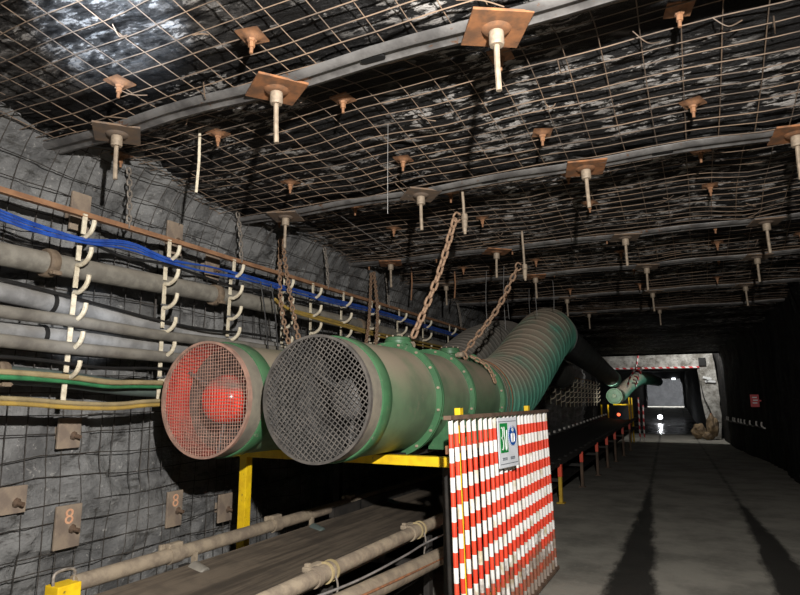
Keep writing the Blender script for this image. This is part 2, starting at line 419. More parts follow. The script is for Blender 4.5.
plane('ceiling_far', (-5.4, 58.5, 4.3), (1.2, 58.5, 4.3), (1.2, 76, 4.3), (-5.4, 76, 4.3), 'darkrock', .1)

# ------------------------------------------------------------------ roof and wall wire mesh
def mesh_z(x, y): return roof_z(x, y)-sag(x, y)+.008*nz(x*3, y*3, 7)
mb = MB(); rg = random.Random(3)
y = .3
while y < 14.0:
    x0 = -4.2; x1 = XR-.02
    if y > 8.7 : step = .3
    else: step = .14
    a = rg.uniform(-.02, .02); tilt = rg.uniform(-.004, .004)
    pts = [V((x, y+a+tilt*(x+1)*4+.02*nz(x*1.1, y*2, 4), mesh_z(x, y))) for x in fr(x0, x1, step)]
    mb.tube(pts, rg.choice([.0031, .0031, .0038]), 4, caps=False)
    y += rg.choice([.115, .12, .125, .13]) if y < 9 else .17
x = -4.15
while x < XR:
    wob = rg.uniform(-.012, .012)
    pts = [V((x+wob+.03*nz(x*2, yy*.6, 2), yy, mesh_z(x, yy)+.008)) for yy in fr(.3, 13.8, .14)]
    mb.tube(pts, .0031, 4, caps=False)
    x += rg.choice([.19, .2, .21])
for k in range(46):                                            # loose and bent wire ends
    xx = rg.uniform(-3.9, 1.2); yy = rg.uniform(1.2, 8.5); zz = mesh_z(xx, yy); L = rg.uniform(.08, .3); a = rg.uniform(0, 2*PI)
    p = V((xx, yy, zz)); d = V((math.cos(a), math.sin(a), 0))*L
    mb.tube(smooth_path([p, p+d*.5+V((0, 0, -rg.uniform(.01, .05))), p+d+V((0, 0, -rg.uniform(-.01, .07)))], 4), .0035, 4, caps=False)
tag(mb.build('roof_wire_mesh', 'wire'), 'rusty welded wire mesh stretched over the whole black roof above the straps', 'wire mesh')

def wall_x(y, z): return f_wl(y, z)[0]
mb = MB()
z = .1
while z < 3.45:
    ph = rg.uniform(0, 9)
    pts = []
    for yy in fr(1.2, 15, .16):
        zz = z+.05*nz(yy*.9, ph)+.02*nz(yy*3, ph)
        base = XL+.085+.05*nz(yy*.7, z, 3)
        pts.append(V((max(wall_x(yy, zz)+.008, base if z < 2.9 else base+(z-2.9)**2*.75), yy, zz)))
    mb.tube(pts, .0038, 4, caps=False); z += rg.choice([.13, .15, .17])
yy = 1.3
while yy < 15:
    ph = rg.uniform(0, 9); lean = rg.uniform(-.03, .03)
    pts = []
    for zz in fr(.05, 3.5, .14):
        y2 = yy+lean*(zz-1.5)+.035*nz(zz*.9, ph)
        base = XL+.075+.05*nz(y2*.7, zz, 3)
        pts.append(V((max(wall_x(y2, zz)+.008, base if zz < 2.9 else base+(zz-2.9)**2*.75), y2, zz)))
    # the wires bend over on to the roof
    pts.append(V((pts[-1].x+.10, pts[-1].y+.01, 3.47))); pts.append(V((pts[-1].x+.22, pts[-1].y+.03, 3.455)))
    mb.tube(pts, .0038, 4, caps=False)
    yy += rg.choice([.12, .15, .17, .06, .16])
tag(mb.build('wall_wire_mesh', 'wallwire'), 'dark wire mesh pinned over the grey rock of the left wall', 'wire mesh')

# ------------------------------------------------------------------ roof straps, cable bolts, rock bolts
ROWS = [2.58, 4.6, 6.87, 8.58, 10.7, 12.8]
def strap(y, label):
    mb = MB(); prof = [(-.085, .012), (-.068, -.006), (-.04, -.012), (-.016, .004), (.016, .004), (.04, -.012), (.068, -.006), (.085, .012)]
    xs = fr(-4.1, XR-.1, .25); pts = []; fs = []; n = len(prof)
    for i, x in enumerate(xs):
        zz = ZB-.004-.03*math.sin(PI*((x-.03)/1.36 % 1))**2*.5
        for dy, dz in prof: pts.append(V((x, y+dy+.03*nz(x*.8, y), zz+dz)))
    m = len(pts)
    pts += [p+V((0, 0, .005)) for p in pts]
    for i in range(len(xs)-1):
        for j in range(n-1):
            q = [i*n+j, i*n+j+1, (i+1)*n+j+1, (i+1)*n+j]; fs.append(q); fs.append([k+m for k in q[::-1]])
    for i in range(len(xs)-1):
        for j in (0, n-1): fs.append([i*n+j, (i+1)*n+j, (i+1)*n+j+m, i*n+j+m])
    mb.add(pts, fs, True)
    return tag(mb.build('roof_strap', 'strap'), label, 'roof strap', 'steel straps across the roof')
for i, y in enumerate(ROWS):
    s = strap(y, f'grey ribbed steel strap across the mine roof, {ORD[i]} counted from the front')
    # slots punched along the strap
    for x in (-1.42, -.1):
        if i < 3:
            mb = MB(); a = [(x-.055, y), (x+.055, y)]
            poly = [V((x+sx*.05+sx*.022*math.cos(t), y-.005+.022*math.sin(t)*sx, ZB-.014)) for sx in (1, -1) for t in fr(-PI/2, PI/2, .5)]
            mb.prism(poly, (0, 0, .006)); mb.build('slot', 'darksq', s)

def make_cable_bolt(pm, tail):
    e = bpy.data.objects.new('cable_bolt', None); e.empty_display_size = .05; col.objects.link(e)
    mb = MB(); mb.box((0, 0, -.006), (.29, .29, .014), bev=.003)
    mb.lathe((0, 0, -.012), (0, 0, -1), [(0, .075), (.012, .06), (.016, .045), (.016, .0)], 20); mb.build('plate', pm, e)
    mb = MB(); mb.lathe((0, 0, -.022), (0, 0, -1), [(0, 0), (0, .034), (.012, .037), (.068, .037), (.076, .033), (.076, 0)], 20); mb.build('barrel', 'bolt', e)
    mb = MB(); mb.tube([(0, 0, .012), (0, 0, -.09), (0, 0, -.09-tail*.5), (.004, 0, -.09-tail)], .0145, 8); mb.build('cable_tail', 'bolt', e)
    return e
def make_rock_bolt(m='smallbolt'):
    e = bpy.data.objects.new('rock_bolt', None); e.empty_display_size = .05; col.objects.link(e)
    mb = MB()
    R = []  # dished square plate
    n = 8; s = .065
    for i in range(n+1):
        for j in range(n+1):
            x = -s+2*s*i/n; y = -s+2*s*j/n; r = math.hypot(x, y); R.append(V((x, y, -.004-.022*max(0, 1-(r/.045)**2))))
    k = len(R); fs = [[i*(n+1)+j, i*(n+1)+j+1, (i+1)*(n+1)+j+1, (i+1)*(n+1)+j] for i in range(n) for j in range(n)]
    mb.add(R+[p+V((0, 0, .006)) for p in R], fs+[[q+k for q in f[::-1]] for f in fs], True); mb.build('plate', m, e)
    mb = MB(); mb.lathe((0, 0, -.022), (0, 0, -1), [(0, 0), (0, .026), (.012, .024), (.014, .017), (.044, .017), (.044, 0)], 6, smooth=False); mb.build('nut', m, e)
    mb = MB(); mb.tube([(0, 0, -.005), (0, 0, -.06), (0, 0, -.10)], .0095, 8); mb.build('thread', m, e)
    return e
protos = {('rustplate', .26): make_cable_bolt('rustplate', .24), ('plate_grey', .26): make_cable_bolt('plate_grey', .24)}
used = set()
def place(proto, loc, rz, label, cat, group):
    o = proto if proto not in used else copy_tree(proto)
    used.add(proto); o.location = loc; o.rotation_euler = (random.uniform(-.03, .03), random.uniform(-.03, .03), rz); tag(o, label, cat, group); return o
CAB = {2.58: [(-3.39, 'plate_grey', .85), (-2.06, 'rustplate', .95), (-.745, 'rustplate', .55)],
       4.6: [(-3.5, 'plate_grey', .3), (-2.05, 'plate_grey', .75), (-.65, 'rustplate', .25), (.73, 'rustplate', .1)],
       6.87: [(-3.5, 'rustplate', .4), (-2.06, 'rustplate', .6), (-.59, 'plate_grey', .3), (.75, 'plate_grey', .2)],
       8.58: [(-3.4, 'plate_grey', .4), (-2.0, 'rustplate', .3), (-.49, 'plate_grey', .2), (.8, 'plate_grey', .2)],
       10.7: [(-1.95, 'plate_grey', .3), (-.55, 'plate_grey', .3), (.8, 'plate_grey', .3)],
       12.8: [(-1.9, 'plate_grey', .3), (-.55, 'plate_grey', .3)]}
P4 = {3: ['leftmost', 'second from left', 'rightmost'], 4: ['leftmost', 'second from left', 'third from left', 'rightmost'], 2: ['left', 'right']}
for i, y in enumerate(ROWS):
    b = CAB[y]
    for j, (x, pm, rz) in enumerate(b):
        colr = 'orange rust square plate' if pm == 'rustplate' else 'dusty brown square plate'
        place(protos[(pm, .26)], (x, y, ZB-.02), rz, f'long cable bolt with {colr}, {P4[len(b)][j]} on the {ORD[i]} roof strap', 'roof bolt', 'cable bolts through the roof straps')
rb = make_rock_bolt()
RB = {2.2: [-2.92, -1.92], 3.1: [-4.0, -2.99, -1.94, -.87, .06], 4.02: [-3.02, -1.94, -.85, .11, 1.05], 5.0: [-3.9, -2.95, -1.93, -.85, .16, 1.1],
      5.87: [-2.95, -1.91, -.81, .24, 1.15], 7.0: [-3.9, -2.9, -1.9, -.8, .3], 8.0: [-2.9, -1.85, -.75, .35, 1.2], 9.2: [-2.9, -1.85, -.7, .4], 10.2: [-2.9, -1.8, -.7, .4]}
LN = ['leftmost', 'second from left', 'third from left', 'fourth from left', 'fifth from left', 'sixth from left']
for i, (y, xs) in enumerate(RB.items()):
    for j, x in enumerate(xs):
        place(rb, (x, y+.03*nz(x*5, y), mesh_z(x, y)-.004), random.uniform(-.4, .4),
              f'short rusty rock bolt, {LN[j]} in the {ORD[i]} row of small bolts', 'roof bolt', 'small rock bolts in the roof')
# bare rods and threads hanging from the roof
for (x, y, L, lab, m) in [(-3.14, 3.07, .42, 'bare cream steel rod sticking down from the roof above the second hook bracket', 'cream'),
                       (-3.68, 7.9, .45, 'thin rusty rod hanging from the roof over the far end of the pipe rail', 'smallbolt'),
                       (-3.15, 8.3, .4, 'thin rusty rod hanging from the roof between the two fan ducts', 'smallbolt')]:
    mb = MB(); mb.tube([(x, y, ZR+.05), (x+.01, y, ZR-.2), (x-.01, y+.01, ZR-L)], .011, 7)
    o = origin(mb.build('roof_rod', m), (x, y, ZR)); tag(o, lab, 'steel rod')
mb = MB(); mb.tube([(-1.774, 3.436, 3.47), (-1.776, 3.437, 3.2), (-1.774, 3.436, 2.83)], .0022, 5)
tag(origin(mb.build('plumb_wire', 'thinwire'), (-1.774, 3.436, 3.47)), 'fine wire hanging straight down from the roof in front of the big chains', 'wire')
mb = MB(); mb.tube(smooth_path([(-3.05, 4.9, 3.4), (-3.0, 6.0, 3.28), (-2.95, 7.1, 3.32)], 6), .0025, 5)
tag(origin(mb.build('tie_wire', 'thinwire'), (-3.05, 4.9, 3.4)), 'slack thin wire slanting under the roof left of the big chains', 'wire')

# ------------------------------------------------------------------ chains
def link_mesh(L, W, r):
    h = L/2-W/2; w = W/2-r; pts = []
    for t in fr(-PI/2, PI/2, PI/5): pts.append((h-r*0+w*math.cos(t), w*math.sin(t), 0))
    for t in fr(PI/2, 3*PI/2, PI/5): pts.append((-h+w*math.cos(t), w*math.sin(t), 0))
    mb = MB(); mb.tube(pts, r, 7, closed=True); return mb
def chain(name, path, pitch, L, W, r, mat, label, group=None, n=10):
    P = smooth_path(path, n); seg = [0]
    for a, b in zip(P, P[1:]): seg.append(seg[-1]+(b-a).length)
    N = max(2, int(seg[-1]/pitch)); root = empty(name, P[0], label, 'chain', group)
    def at(s):
        s = min(max(s, 0), seg[-1])
        for i in range(len(P)-1):
            if seg[i+1] >= s: return P[i].lerp(P[i+1], (s-seg[i])/max(1e-9, seg[i+1]-seg[i])), (P[i+1]-P[i]).normalized()
        return P[-1], (P[-1]-P[-2]).normalized()
    proto = link_mesh(L, W, r).build('link', mat); me = proto.data; first = True
    for i in range(N):
        p, d = at((i+.5)*pitch)
        u, w, d = basis(d); a = PI/2*(i % 2)+.5+random.uniform(-.2, .2)
        y = u*math.cos(a)+w*math.sin(a); zz = d.cross(y)
        o = proto if first else proto.copy()
        if not first: col.objects.link(o)
        first = False
        R = Matrix((d, y, zz)).transposed().to_4x4(); R.translation = p-P[0]
        o.parent = root; o.matrix_local = R
    return root
BIG = dict(pitch=.074, L=.108, W=.066, r=.0115, mat='chain')
SM = dict(pitch=.052, L=.074, W=.046, r=.0072, mat='chain_grey')
def rod_anchor(x, y, ztop, zb, lab):
    e = empty('roof_anchor', (x, y, ztop), lab, 'roof anchor', 'roof anchors of the fan chains')
    mb = MB(); mb.tube([(x, y, ztop), (x+.01, y, (ztop+zb)/2), (x+.02, y, zb-.12)], .0125, 8); mb.build('rod', 'bolt', e)
    mb = MB(); mb.lathe((x+.018, y, zb+.06), (0, 0, -1), [(0, 0), (0, .026), (.05, .03), (.055, .024), (.12, .024), (.125, .02), (.16, .018), (.16, 0)], 12); mb.build('coupling', 'bolt', e)
    mb = MB(); mb.tube(smooth_path([(x-.02, y, zb+.06), (x-.06, y+.01, zb+.09), (x-.085, y, zb+.05), (x-.06, y, zb+.0), (x-.02, y, zb+.02)], 4), .009, 7); mb.build('shackle', 'chain', e)
rod_anchor(-1.72, 4.75, 3.44, 3.13, 'steel rod with clamp in the roof holding the nearer angled chain of the fan')
rod_anchor(-1.61, 6.35, 3.44, 3.0, 'steel rod with clamp in the roof holding the farther angled chain of the fan')
chain('fan_chain', [(-1.79, 4.75, 3.16), (-1.93, 4.66, 2.62), (-2.12, 4.52, 2.06)], label='heavy brown chain slanting from roof to the first green drum on the front fan', **BIG)
chain('fan_chain', [(-1.68, 6.35, 3.02), (-1.88, 6.2, 2.55), (-2.16, 5.98, 2.10), (-2.08, 6.0, 2.045)], label='heavy brown chain slanting from the roof down to the rear end of the front fan', **BIG)
SMB = dict(pitch=.056, L=.082, W=.052, r=.0085, mat='chain')
chain('fan_chain', [(-2.08, 5.9, 2.05), (-1.93, 5.97, 1.95), (-1.86, 5.98, 1.82), (-1.835, 5.97, 1.72)], label='loose end of chain draped over the green flank of the front fan', **SMB)
chain('fan_chain', [(-4.0, 5.2, 3.38), (-3.66, 4.91, 2.7), (-3.36, 4.73, 2.03)], label='brown chain dropping from wall top behind front fan mouth, right strand of pair', **SMB)
chain('fan_chain', [(-4.04, 5.22, 3.36), (-3.75, 4.89, 2.6), (-3.46, 4.72, 2.0)], label='brown chain dropping from wall top behind front fan mouth, left strand of pair', **SMB)
chain('fan_chain', [(-3.985, 7.3, 3.38), (-3.6, 6.7, 2.7), (-3.26, 6.0, 2.05)], label='brown chain hanging behind the first green drum, right strand of the farther pair', **SMB)
chain('fan_chain', [(-4.0, 7.25, 3.36), (-3.68, 6.62, 2.6), (-3.38, 5.95, 2.0)], label='brown chain hanging behind the first green drum, left strand of the farther pair', **SMB)
for (yb, yt, lab) in [(3.14, 3.16, 'grey chain holding the rusty rail between the first two hook brackets'),
                      (4.45, 4.45, 'grey chain holding the rusty rail just left of the front fan chains'),
                      (6.0, 6.02, 'grey chain holding the rusty rail between the two pairs of fan chains'),
                      (7.6, 7.65, 'grey chain holding the rusty rail right of the farther pair of fan chains'),
                      (10.6, 10.6, 'farthest grey chain holding the rusty rail, seen left of the rear angled chain')]:
    chain('rail_chain', [(-3.98, yt, 3.44), (-3.93, (yb+yt)/2, 3.2), (-3.9, yb, 2.90)], label=lab, group='chains holding the pipe rail', **SM)

# ------------------------------------------------------------------ rail and hook brackets on the left wall
mb = MB()
def rz_(y): return 2.925 if y < 11 else 2.925-.55*min((y-11)/9, 1)
ys = fr(1.3, 11, .5)+fr(11.5, 26, .8)
for (dx, dz, sx, sz) in ((0, 0, .006, .05), (.02, -.022, .045, .006)):
    pts = []; fs = []
    for y in ys:
        w = .008*nz(y*.7, 1)
        for (a, b) in ((-.5, -.5), (.5, -.5), (.5, .5), (-.5, .5)): pts.append(V((-3.9+dx+a*sx+w, y, rz_(y)+dz+b*sz+w)))
    for i in range(len(ys)-1):
        for k in range(4): fs.append([i*4+k, i*4+(k+1) % 4, i*4+4+(k+1) % 4, i*4+4+k])
    fs += [[0, 1, 2, 3], [len(pts)-4+k for k in range(4)]]
    mb.add(pts, fs, False)
tag(origin(mb.build('pipe_rail', 'rail'), (-3.9, 1.3, 2.9)), 'long rusty angle rail hung along the left wall over the pipes', 'rail')

def make_bracket(nh=6, pitch=.198):
    e = bpy.data.objects.new('hook_bracket', None); e.empty_display_size = .05; col.objects.link(e)
    z = 0
    mb = MB()
    mb.box((.01, 0, -.055), (.012, .034, .15), bev=.002)
    for k in range(nh):
        zz = -.215-k*pitch; mb.box((0-.02, 0, zz-.03), (.012, .034, pitch-.045), bev=.002)
        mb.box((-.012, 0, zz+pitch*.5-.045), (.03, .03, .014), bev=.002)
    mb.build('bar', 'cream', e)
    for k in range(nh):
        zz = -.135-k*pitch
        mb = MB()
        pts = smooth_path([(-.02, 0, zz-.02), (.035, 0, zz-.022), (.095, 0, zz+.01), (.122, 0, zz+.055), (.126, 0, zz+.09)], 5)
        mb.tube(pts, .016, 8); mb.build('hook', 'cream', e)
    return e
hb = make_bracket()
HY = [2.74, 3.52, 4.31, 5.1, 5.63, 6.3, 7.03, 7.87, 8.8, 9.9, 11.1]
NAMES = ['nearest cream bracket of pipe hooks hanging from the rusty rail'] + [f'cream bracket of pipe hooks on the rusty rail, {ORD[i]} from the front' for i in range(1, len(HY))]
for i, y in enumerate(HY):
    o = hb if i == 0 else copy_tree(hb); o.location = (-3.875, y, 2.90 if y <= 11 else rz_(y)-.02)
    o.rotation_euler = (random.uniform(-.03, .03), 0, random.uniform(-.06, .06))
    tag(o, NAMES[i], 'hook bracket', 'cream hook brackets along the left wall')
FB = make_bracket(5, .17)
fy = fr(16.5, 27.0, .75)
for i, y in enumerate(fy):
    o = FB if i == 0 else copy_tree(FB); o.location = (-3.86, y, rz_(y)-.02); o.scale = (1, 1, 1)
    tag(o, 'cream hook bracket in the crowded far row seen below the ducts, before the junction', 'hook bracket', 'far row of hook brackets below the ducts')

# ------------------------------------------------------------------ pipes, hoses and cables on the wall
def pipe(name, pts, r, mat, label, cat, n=12, sub=6, group=None):
    mb = MB(); mb.tube(smooth_path(pts, sub), r, n); o = mb.build(name, mat)
    origin(o, pts[0]); return tag(o, label, cat, group)
def clamp(o, p, d, r, mat='clamp'):
    """two-piece pipe coupling with bolted lugs"""
    u, w, d = basis(d); mb = MB(); p = V(p)
    mb.lathe(p-d*.035, d, [(0, r), (0, r+.018), (.012, r+.024), (.058, r+.024), (.07, r+.018), (.07, r)], 24)
    for s in (1, -1):
        a = V((.75*1, 0, -.65*1)) if s > 0 else V((-.75, 0, .65))
        c = p+a*(r+.04); mb.box(c, (.05, .06, .03), bev=.006); mb.cyl(c+V((.0, -.045, 0)), c+V((0, .045, 0)), .009, 8)
    mb.build('coupling', mat, o)
p = pipe('steel_pipe', [(-3.985, 1.2, 2.53), (-3.985, 2.5, 2.535), (-3.985, 4.5, 2.575), (-3.985, 7.5, 2.57), (-3.985, 13, 2.44), (-3.985, 19, 2.12), (-3.985, 26, 2.05)], .078, 'pipe', 'thick grey steel pipe along the wall, topmost pipe under the blue cables', 'pipe', 20)
clamp(p, (-3.985, 2.58, 2.537), (0, 1, .01), .078); clamp(p, (-3.985, 4.2, 2.57), (0, 1, .01), .078); clamp(p, (-3.985, 6.9, 2.57), (0, 1, 0), .078)
o = pipe('steel_pipe', [(-4.0, 1.2, 2.34), (-4.0, 2.3, 2.29), (-4.0, 2.9, 2.245), (-4.0, 3.5, 2.2), (-4.0, 4.6, 2.15), (-4.0, 8, 2.14), (-4.0, 13, 2.14)], .066, 'hose', 'pale grey banded pipe sagging below the topmost pipe on the left wall', 'pipe', 20)
mb = MB(); mb.lathe((-4.0, 2.62, 2.265), (0, 1, -.06), [(0, .066), (0, .073), (.03, .073), (.03, .066)], 24); mb.build('band', 'black_cable', o)
pipe('power_cable', [(-3.83, 1.2, 2.18), (-3.86, 2.15, 2.145), (-3.86, 2.75, 2.14), (-3.86, 3.5, 2.115), (-3.86, 4.35, 2.115), (-3.86, 5.1, 2.105), (-3.86, 7, 2.12), (-3.86, 10.5, 2.08)], .042, 'cable_grey', 'thick grey cable resting in the fourth row of hooks', 'cable', 14)
o = pipe('steel_pipe', [(-4.0, 1.2, 2.03), (-4.0, 2.6, 2.04), (-4.0, 3.5, 2.03), (-4.0, 5, 2.0), (-4.0, 12, 1.95)], .062, 'hose', 'grey steel pipe behind the hook bars, third pipe down on the left wall', 'pipe', 20)
mb = MB(); mb.lathe((-4.0, 2.58, 2.04), (0, 1, 0), [(0, .062), (0, .07), (.03, .07), (.03, .062)], 24); mb.build('band', 'black_cable', o)
pipe('power_cable', [(-3.83, 1.2, 1.985), (-3.86, 2.2, 1.965), (-3.86, 2.7, 1.952), (-3.86, 3.5, 1.945), (-3.86, 5, 1.93), (-3.86, 10, 1.9)], .044, 'cable_grey', 'thick dusty cable resting in the fifth row of hooks', 'cable', 14)
pipe('power_cable', [(-3.8, 1.2, 1.78), (-3.85, 2.2, 1.772), (-3.85, 2.72, 1.755), (-3.85, 3.05, 1.728), (-3.85, 3.45, 1.735), (-3.85, 5, 1.74), (-3.85, 9, 1.72)], .02, 'tan_cable', 'thin tan cable in the sixth row of hooks beside the green one', 'cable', 10)
pipe('power_cable', [(-3.8, 1.2, 1.745), (-3.83, 2.2, 1.74), (-3.87, 2.72, 1.725), (-3.87, 3.05, 1.698), (-3.87, 3.45, 1.705), (-3.87, 5, 1.71)], .016, 'green_cable', 'thin green cable under the tan one in the sixth row of hooks', 'cable', 10)
pg = pipe('steel_pipe', [(-4.0, 1.2, 1.83), (-4.0, 2.3, 1.765), (-4.0, 2.8, 1.74), (-4.0, 3.6, 1.68), (-4.0, 6, 1.62), (-4.0, 9, 1.6)], .06, 'pipe_green', 'greenish grey pipe low on the wall behind the tan and green cables', 'pipe', 20)
clamp(pg, (-4.0, 2.34, 1.765), (0, 1, -.05), .064, 'clamp'); clamp(pg, (-4.0, 2.2, 1.765), (0, 1, -.05), .06, 'clamp')
for k, (dz, m, lab) in enumerate([(0, 'tan_cable', 'tan cable sagging lowest across the wall under the hook brackets, upper of two'), (-.03, 'yellow_cable', 'yellowish cable sagging lowest across the wall under the hook brackets, lower of two')]):
    pipe('power_cable', [(-3.78, 1.2, 1.62+dz), (-3.76, 2.2, 1.612+dz), (-3.76, 2.7, 1.58+dz), (-3.76, 3.05, 1.572+dz), (-3.76, 3.45, 1.595+dz), (-3.76, 4.6, 1.6+dz), (-3.76, 6, 1.6+dz)], .015, m, lab, 'cable', 10)
BL = ['top strand of the bundle', 'second strand of the bundle', 'third strand of the bundle', 'bottom strand of the bundle']
for k in range(4):
    dz = .028-.018*k; dx = .012*(k % 2)
    r_ = random.Random(k)
    zj = lambda: r_.uniform(-.012, .012)
    pts = [(-3.835+dx, 1.2, 2.86+dz), (-3.835+dx, 2.1, 2.745+dz+zj()*.3), (-3.835+dx, 2.4, 2.715+dz), (-3.835+dx, 2.74, 2.715+dz*.6), (-3.835+dx, 3.1, 2.76+dz+zj()), (-3.835+dx, 3.5, 2.73+dz*.7), (-3.835+dx, 3.95, 2.75+dz+zj()*2),
           (-3.835+dx, 4.33, 2.76+dz), (-3.835+dx, 4.9, 2.77+dz+zj()*2), (-3.835+dx, 5.8, 2.76+dz), (-3.835+dx, 7.1, 2.78+dz+zj()*2), (-3.835+dx, 9, 2.76+dz), (-3.835+dx, 11, 2.74+dz)]
    pipe('signal_cable', pts, .0085, 'blue', f'thin blue cable along the wall under the rusty rail, {BL[k]}', 'cable', 8, group='blue cables under the rail')
for k, (z0, lab, pts) in enumerate([
    (0, 'thin black cable dipping behind the second hook bracket below the blue cables', [(-3.85, 2.74, 2.73), (-3.87, 3.1, 2.68), (-3.85, 3.52, 2.70), (-3.87, 4.3, 2.66), (-3.86, 5.1, 2.7), (-3.86, 7, 2.7)]),
    (0, 'black cable lying along the top of the pale banded pipe', [(-3.93, 1.2, 2.42), (-3.93, 2.3, 2.355), (-3.92, 3.0, 2.29), (-3.9, 3.5, 2.24), (-3.85, 4.0, 2.21), (-3.84, 4.6, 2.23), (-3.84, 6, 2.2)]),
    (0, 'thin black cable hanging in the dark gap under the third pipe', [(-3.9, 1.2, 1.87), (-3.88, 2.4, 1.865), (-3.87, 3.0, 1.83), (-3.87, 3.6, 1.85), (-3.87, 5, 1.83)])]):
    pipe('power_cable', pts, .012, 'black_cable', lab, 'cable', 8)
pipe('power_cable', [(-3.83, 4.9, 2.62), (-3.86, 5.2, 2.56), (-3.87, 6.1, 2.54), (-3.87, 7.1, 2.5), (-3.87, 9.3, 2.5), (-3.87, 11, 2.48)], .017, 'yellow_cable', 'yellow cable along the hooks behind the front fan, upper of two', 'cable', 10)
pipe('power_cable', [(-3.74, 4.9, 2.56), (-3.73, 5.2, 2.5), (-3.74, 6.1, 2.47), (-3.74, 7.1, 2.43), (-3.74, 9.3, 2.42)], .015, 'yellow_cable', 'yellow cable along the hooks behind the front fan, lower of two', 'cable', 10)
for k, (x, y, z, L) in enumerate([(-3.74, 4.55, 2.74, .75), (-3.73, 4.7, 2.74, .8)]):
    pipe('power_cable', [(x, y, z), (x+.02, y+.06, z-.3), (x+.01, y+.16, z-L)], .007, 'black_cable', ['thin black cable drooping from the blue bundle left of the front fan top', 'second thin black cable drooping from the blue bundle, nearer the front fan'][k], 'cable', 6)

# plates and bolts on the left wall
def text_mesh(body, size, ext):
    c = bpy.data.curves.new('t', 'FONT'); c.body = body; c.size = size; c.extrude = ext; c.align_x = 'CENTER'; c.align_y = 'CENTER'
    o = bpy.data.objects.new('t', c); col.objects.link(o); bpy.context.view_layer.update()
    me = bpy.data.meshes.new_from_object(o.evaluated_get(bpy.context.evaluated_depsgraph_get())); bpy.data.objects.remove(o); return me
WP = [(3.03, .70, .20, .30, 'plate_grey', True, 'dusty brown wall plate with an orange 8, low on the left wall at far left'),
      (4.05, .665, .17, .30, 'plate_grey', True, 'brown wall plate with an orange 8, low on the wall under the left fan'),
      (4.70, .575, .19, .26, 'plate_grey', False, 'brown wall plate without a number, low on the wall beside the yellow post'),
      (2.61, .94, .2, .18, 'plate_grey', False, 'small grey wall plate at the left edge of the wall below the cables'),
      (2.99, 1.36, .18, .22, 'plate_grey', False, 'rusty wall plate just below the nearest hook bracket'),
      (2.9, 3.02, .16, .30, 'plate_grey', False, 'tan wall plate behind the rusty rail left of the nearest hook bracket'),
      (3.85, 3.05, .18, .30, 'plate_grey', False, 'brown wall plate behind the rusty rail near the second hook bracket'),
      (4.35, 2.88, .18, .24, 'plate_grey', False, 'brown wall plate below the rusty rail between second and third hook brackets')]
for (y, z, w, h, m, eight, lab) in WP:
    x = max(wall_x(y+a*w*.5, z+b*h*.5) for a in (-1, -.5, 0, .5, 1) for b in (-1, -.5, 0, .5, 1))+.022
    x = max(x, XL+.125+.05*nz(y*.7, z, 3)) if z < 2.9 else x+.02
    e = empty('wall_plate', (x, y, z), lab, 'wall plate', 'bolted plates on the left wall')
    mb = MB(); mb.box((x, y, z), (.022, w, h), bev=.005); mb.box((x-.06, y, z), (.10, .09, .09)); mb.build('plate', 'plate_wall', e)
    mb = MB(); mb.lathe((x+.011, y+.03, z-.02), (1, .25, -.15), [(0, 0), (0, .034), (.01, .032), (.018, .016), (.06, .016), (.06, 0)], 8, smooth=False); mb.build('bolt', 'legbrown', e)
    if eight:
        me = text_mesh('8', .15, .002); me.materials.append(M['chalk'])
        t = bpy.data.objects.new('number', me); col.objects.link(t); t.parent = e
        t.rotation_euler = (PI/2, 0, PI/2); t.location = (.0115, -.0, h*.5-.085); t['label'] = 'orange hand painted 8'

# ------------------------------------------------------------------ the two fans
def guard(parent, c, R, pitch, r, rot, mat):
    mb = MB(); n = int(R/pitch); ca, sa = math.cos(rot), math.sin(rot)
    def P(a, b, k): return V((c[0]+a*ca-b*sa, c[1]+k, c[2]+a*sa+b*ca))
    for i in range(-n, n+1):
        t = i*pitch; h = math.sqrt(max(0, (R-.004)**2-t*t))
        if h < .02: continue
        m = 12
        mb.tube([P(t+.003*nz(t*9, j*.6, 1), -h+2*h*j/m, -.002+.006*nz(t*4, j*.4)) for j in range(m+1)], r, 4, caps=False)
        mb.tube([P(-h+2*h*j/m, t+.003*nz(t*9, j*.6, 5), .003+.006*nz(t*4, j*.4)) for j in range(m+1)], r, 4, caps=False)
    g = mb.build('guard', mat, parent)
    mb = MB(); mb.lathe((c[0], c[1]-.012, c[2]), (0, 1, 0), [(0, R-.006), (0, R+.012), (.03, R+.012), (.03, R-.006)], 64, closed=True); mb.build('rim', mat, g)
    return g
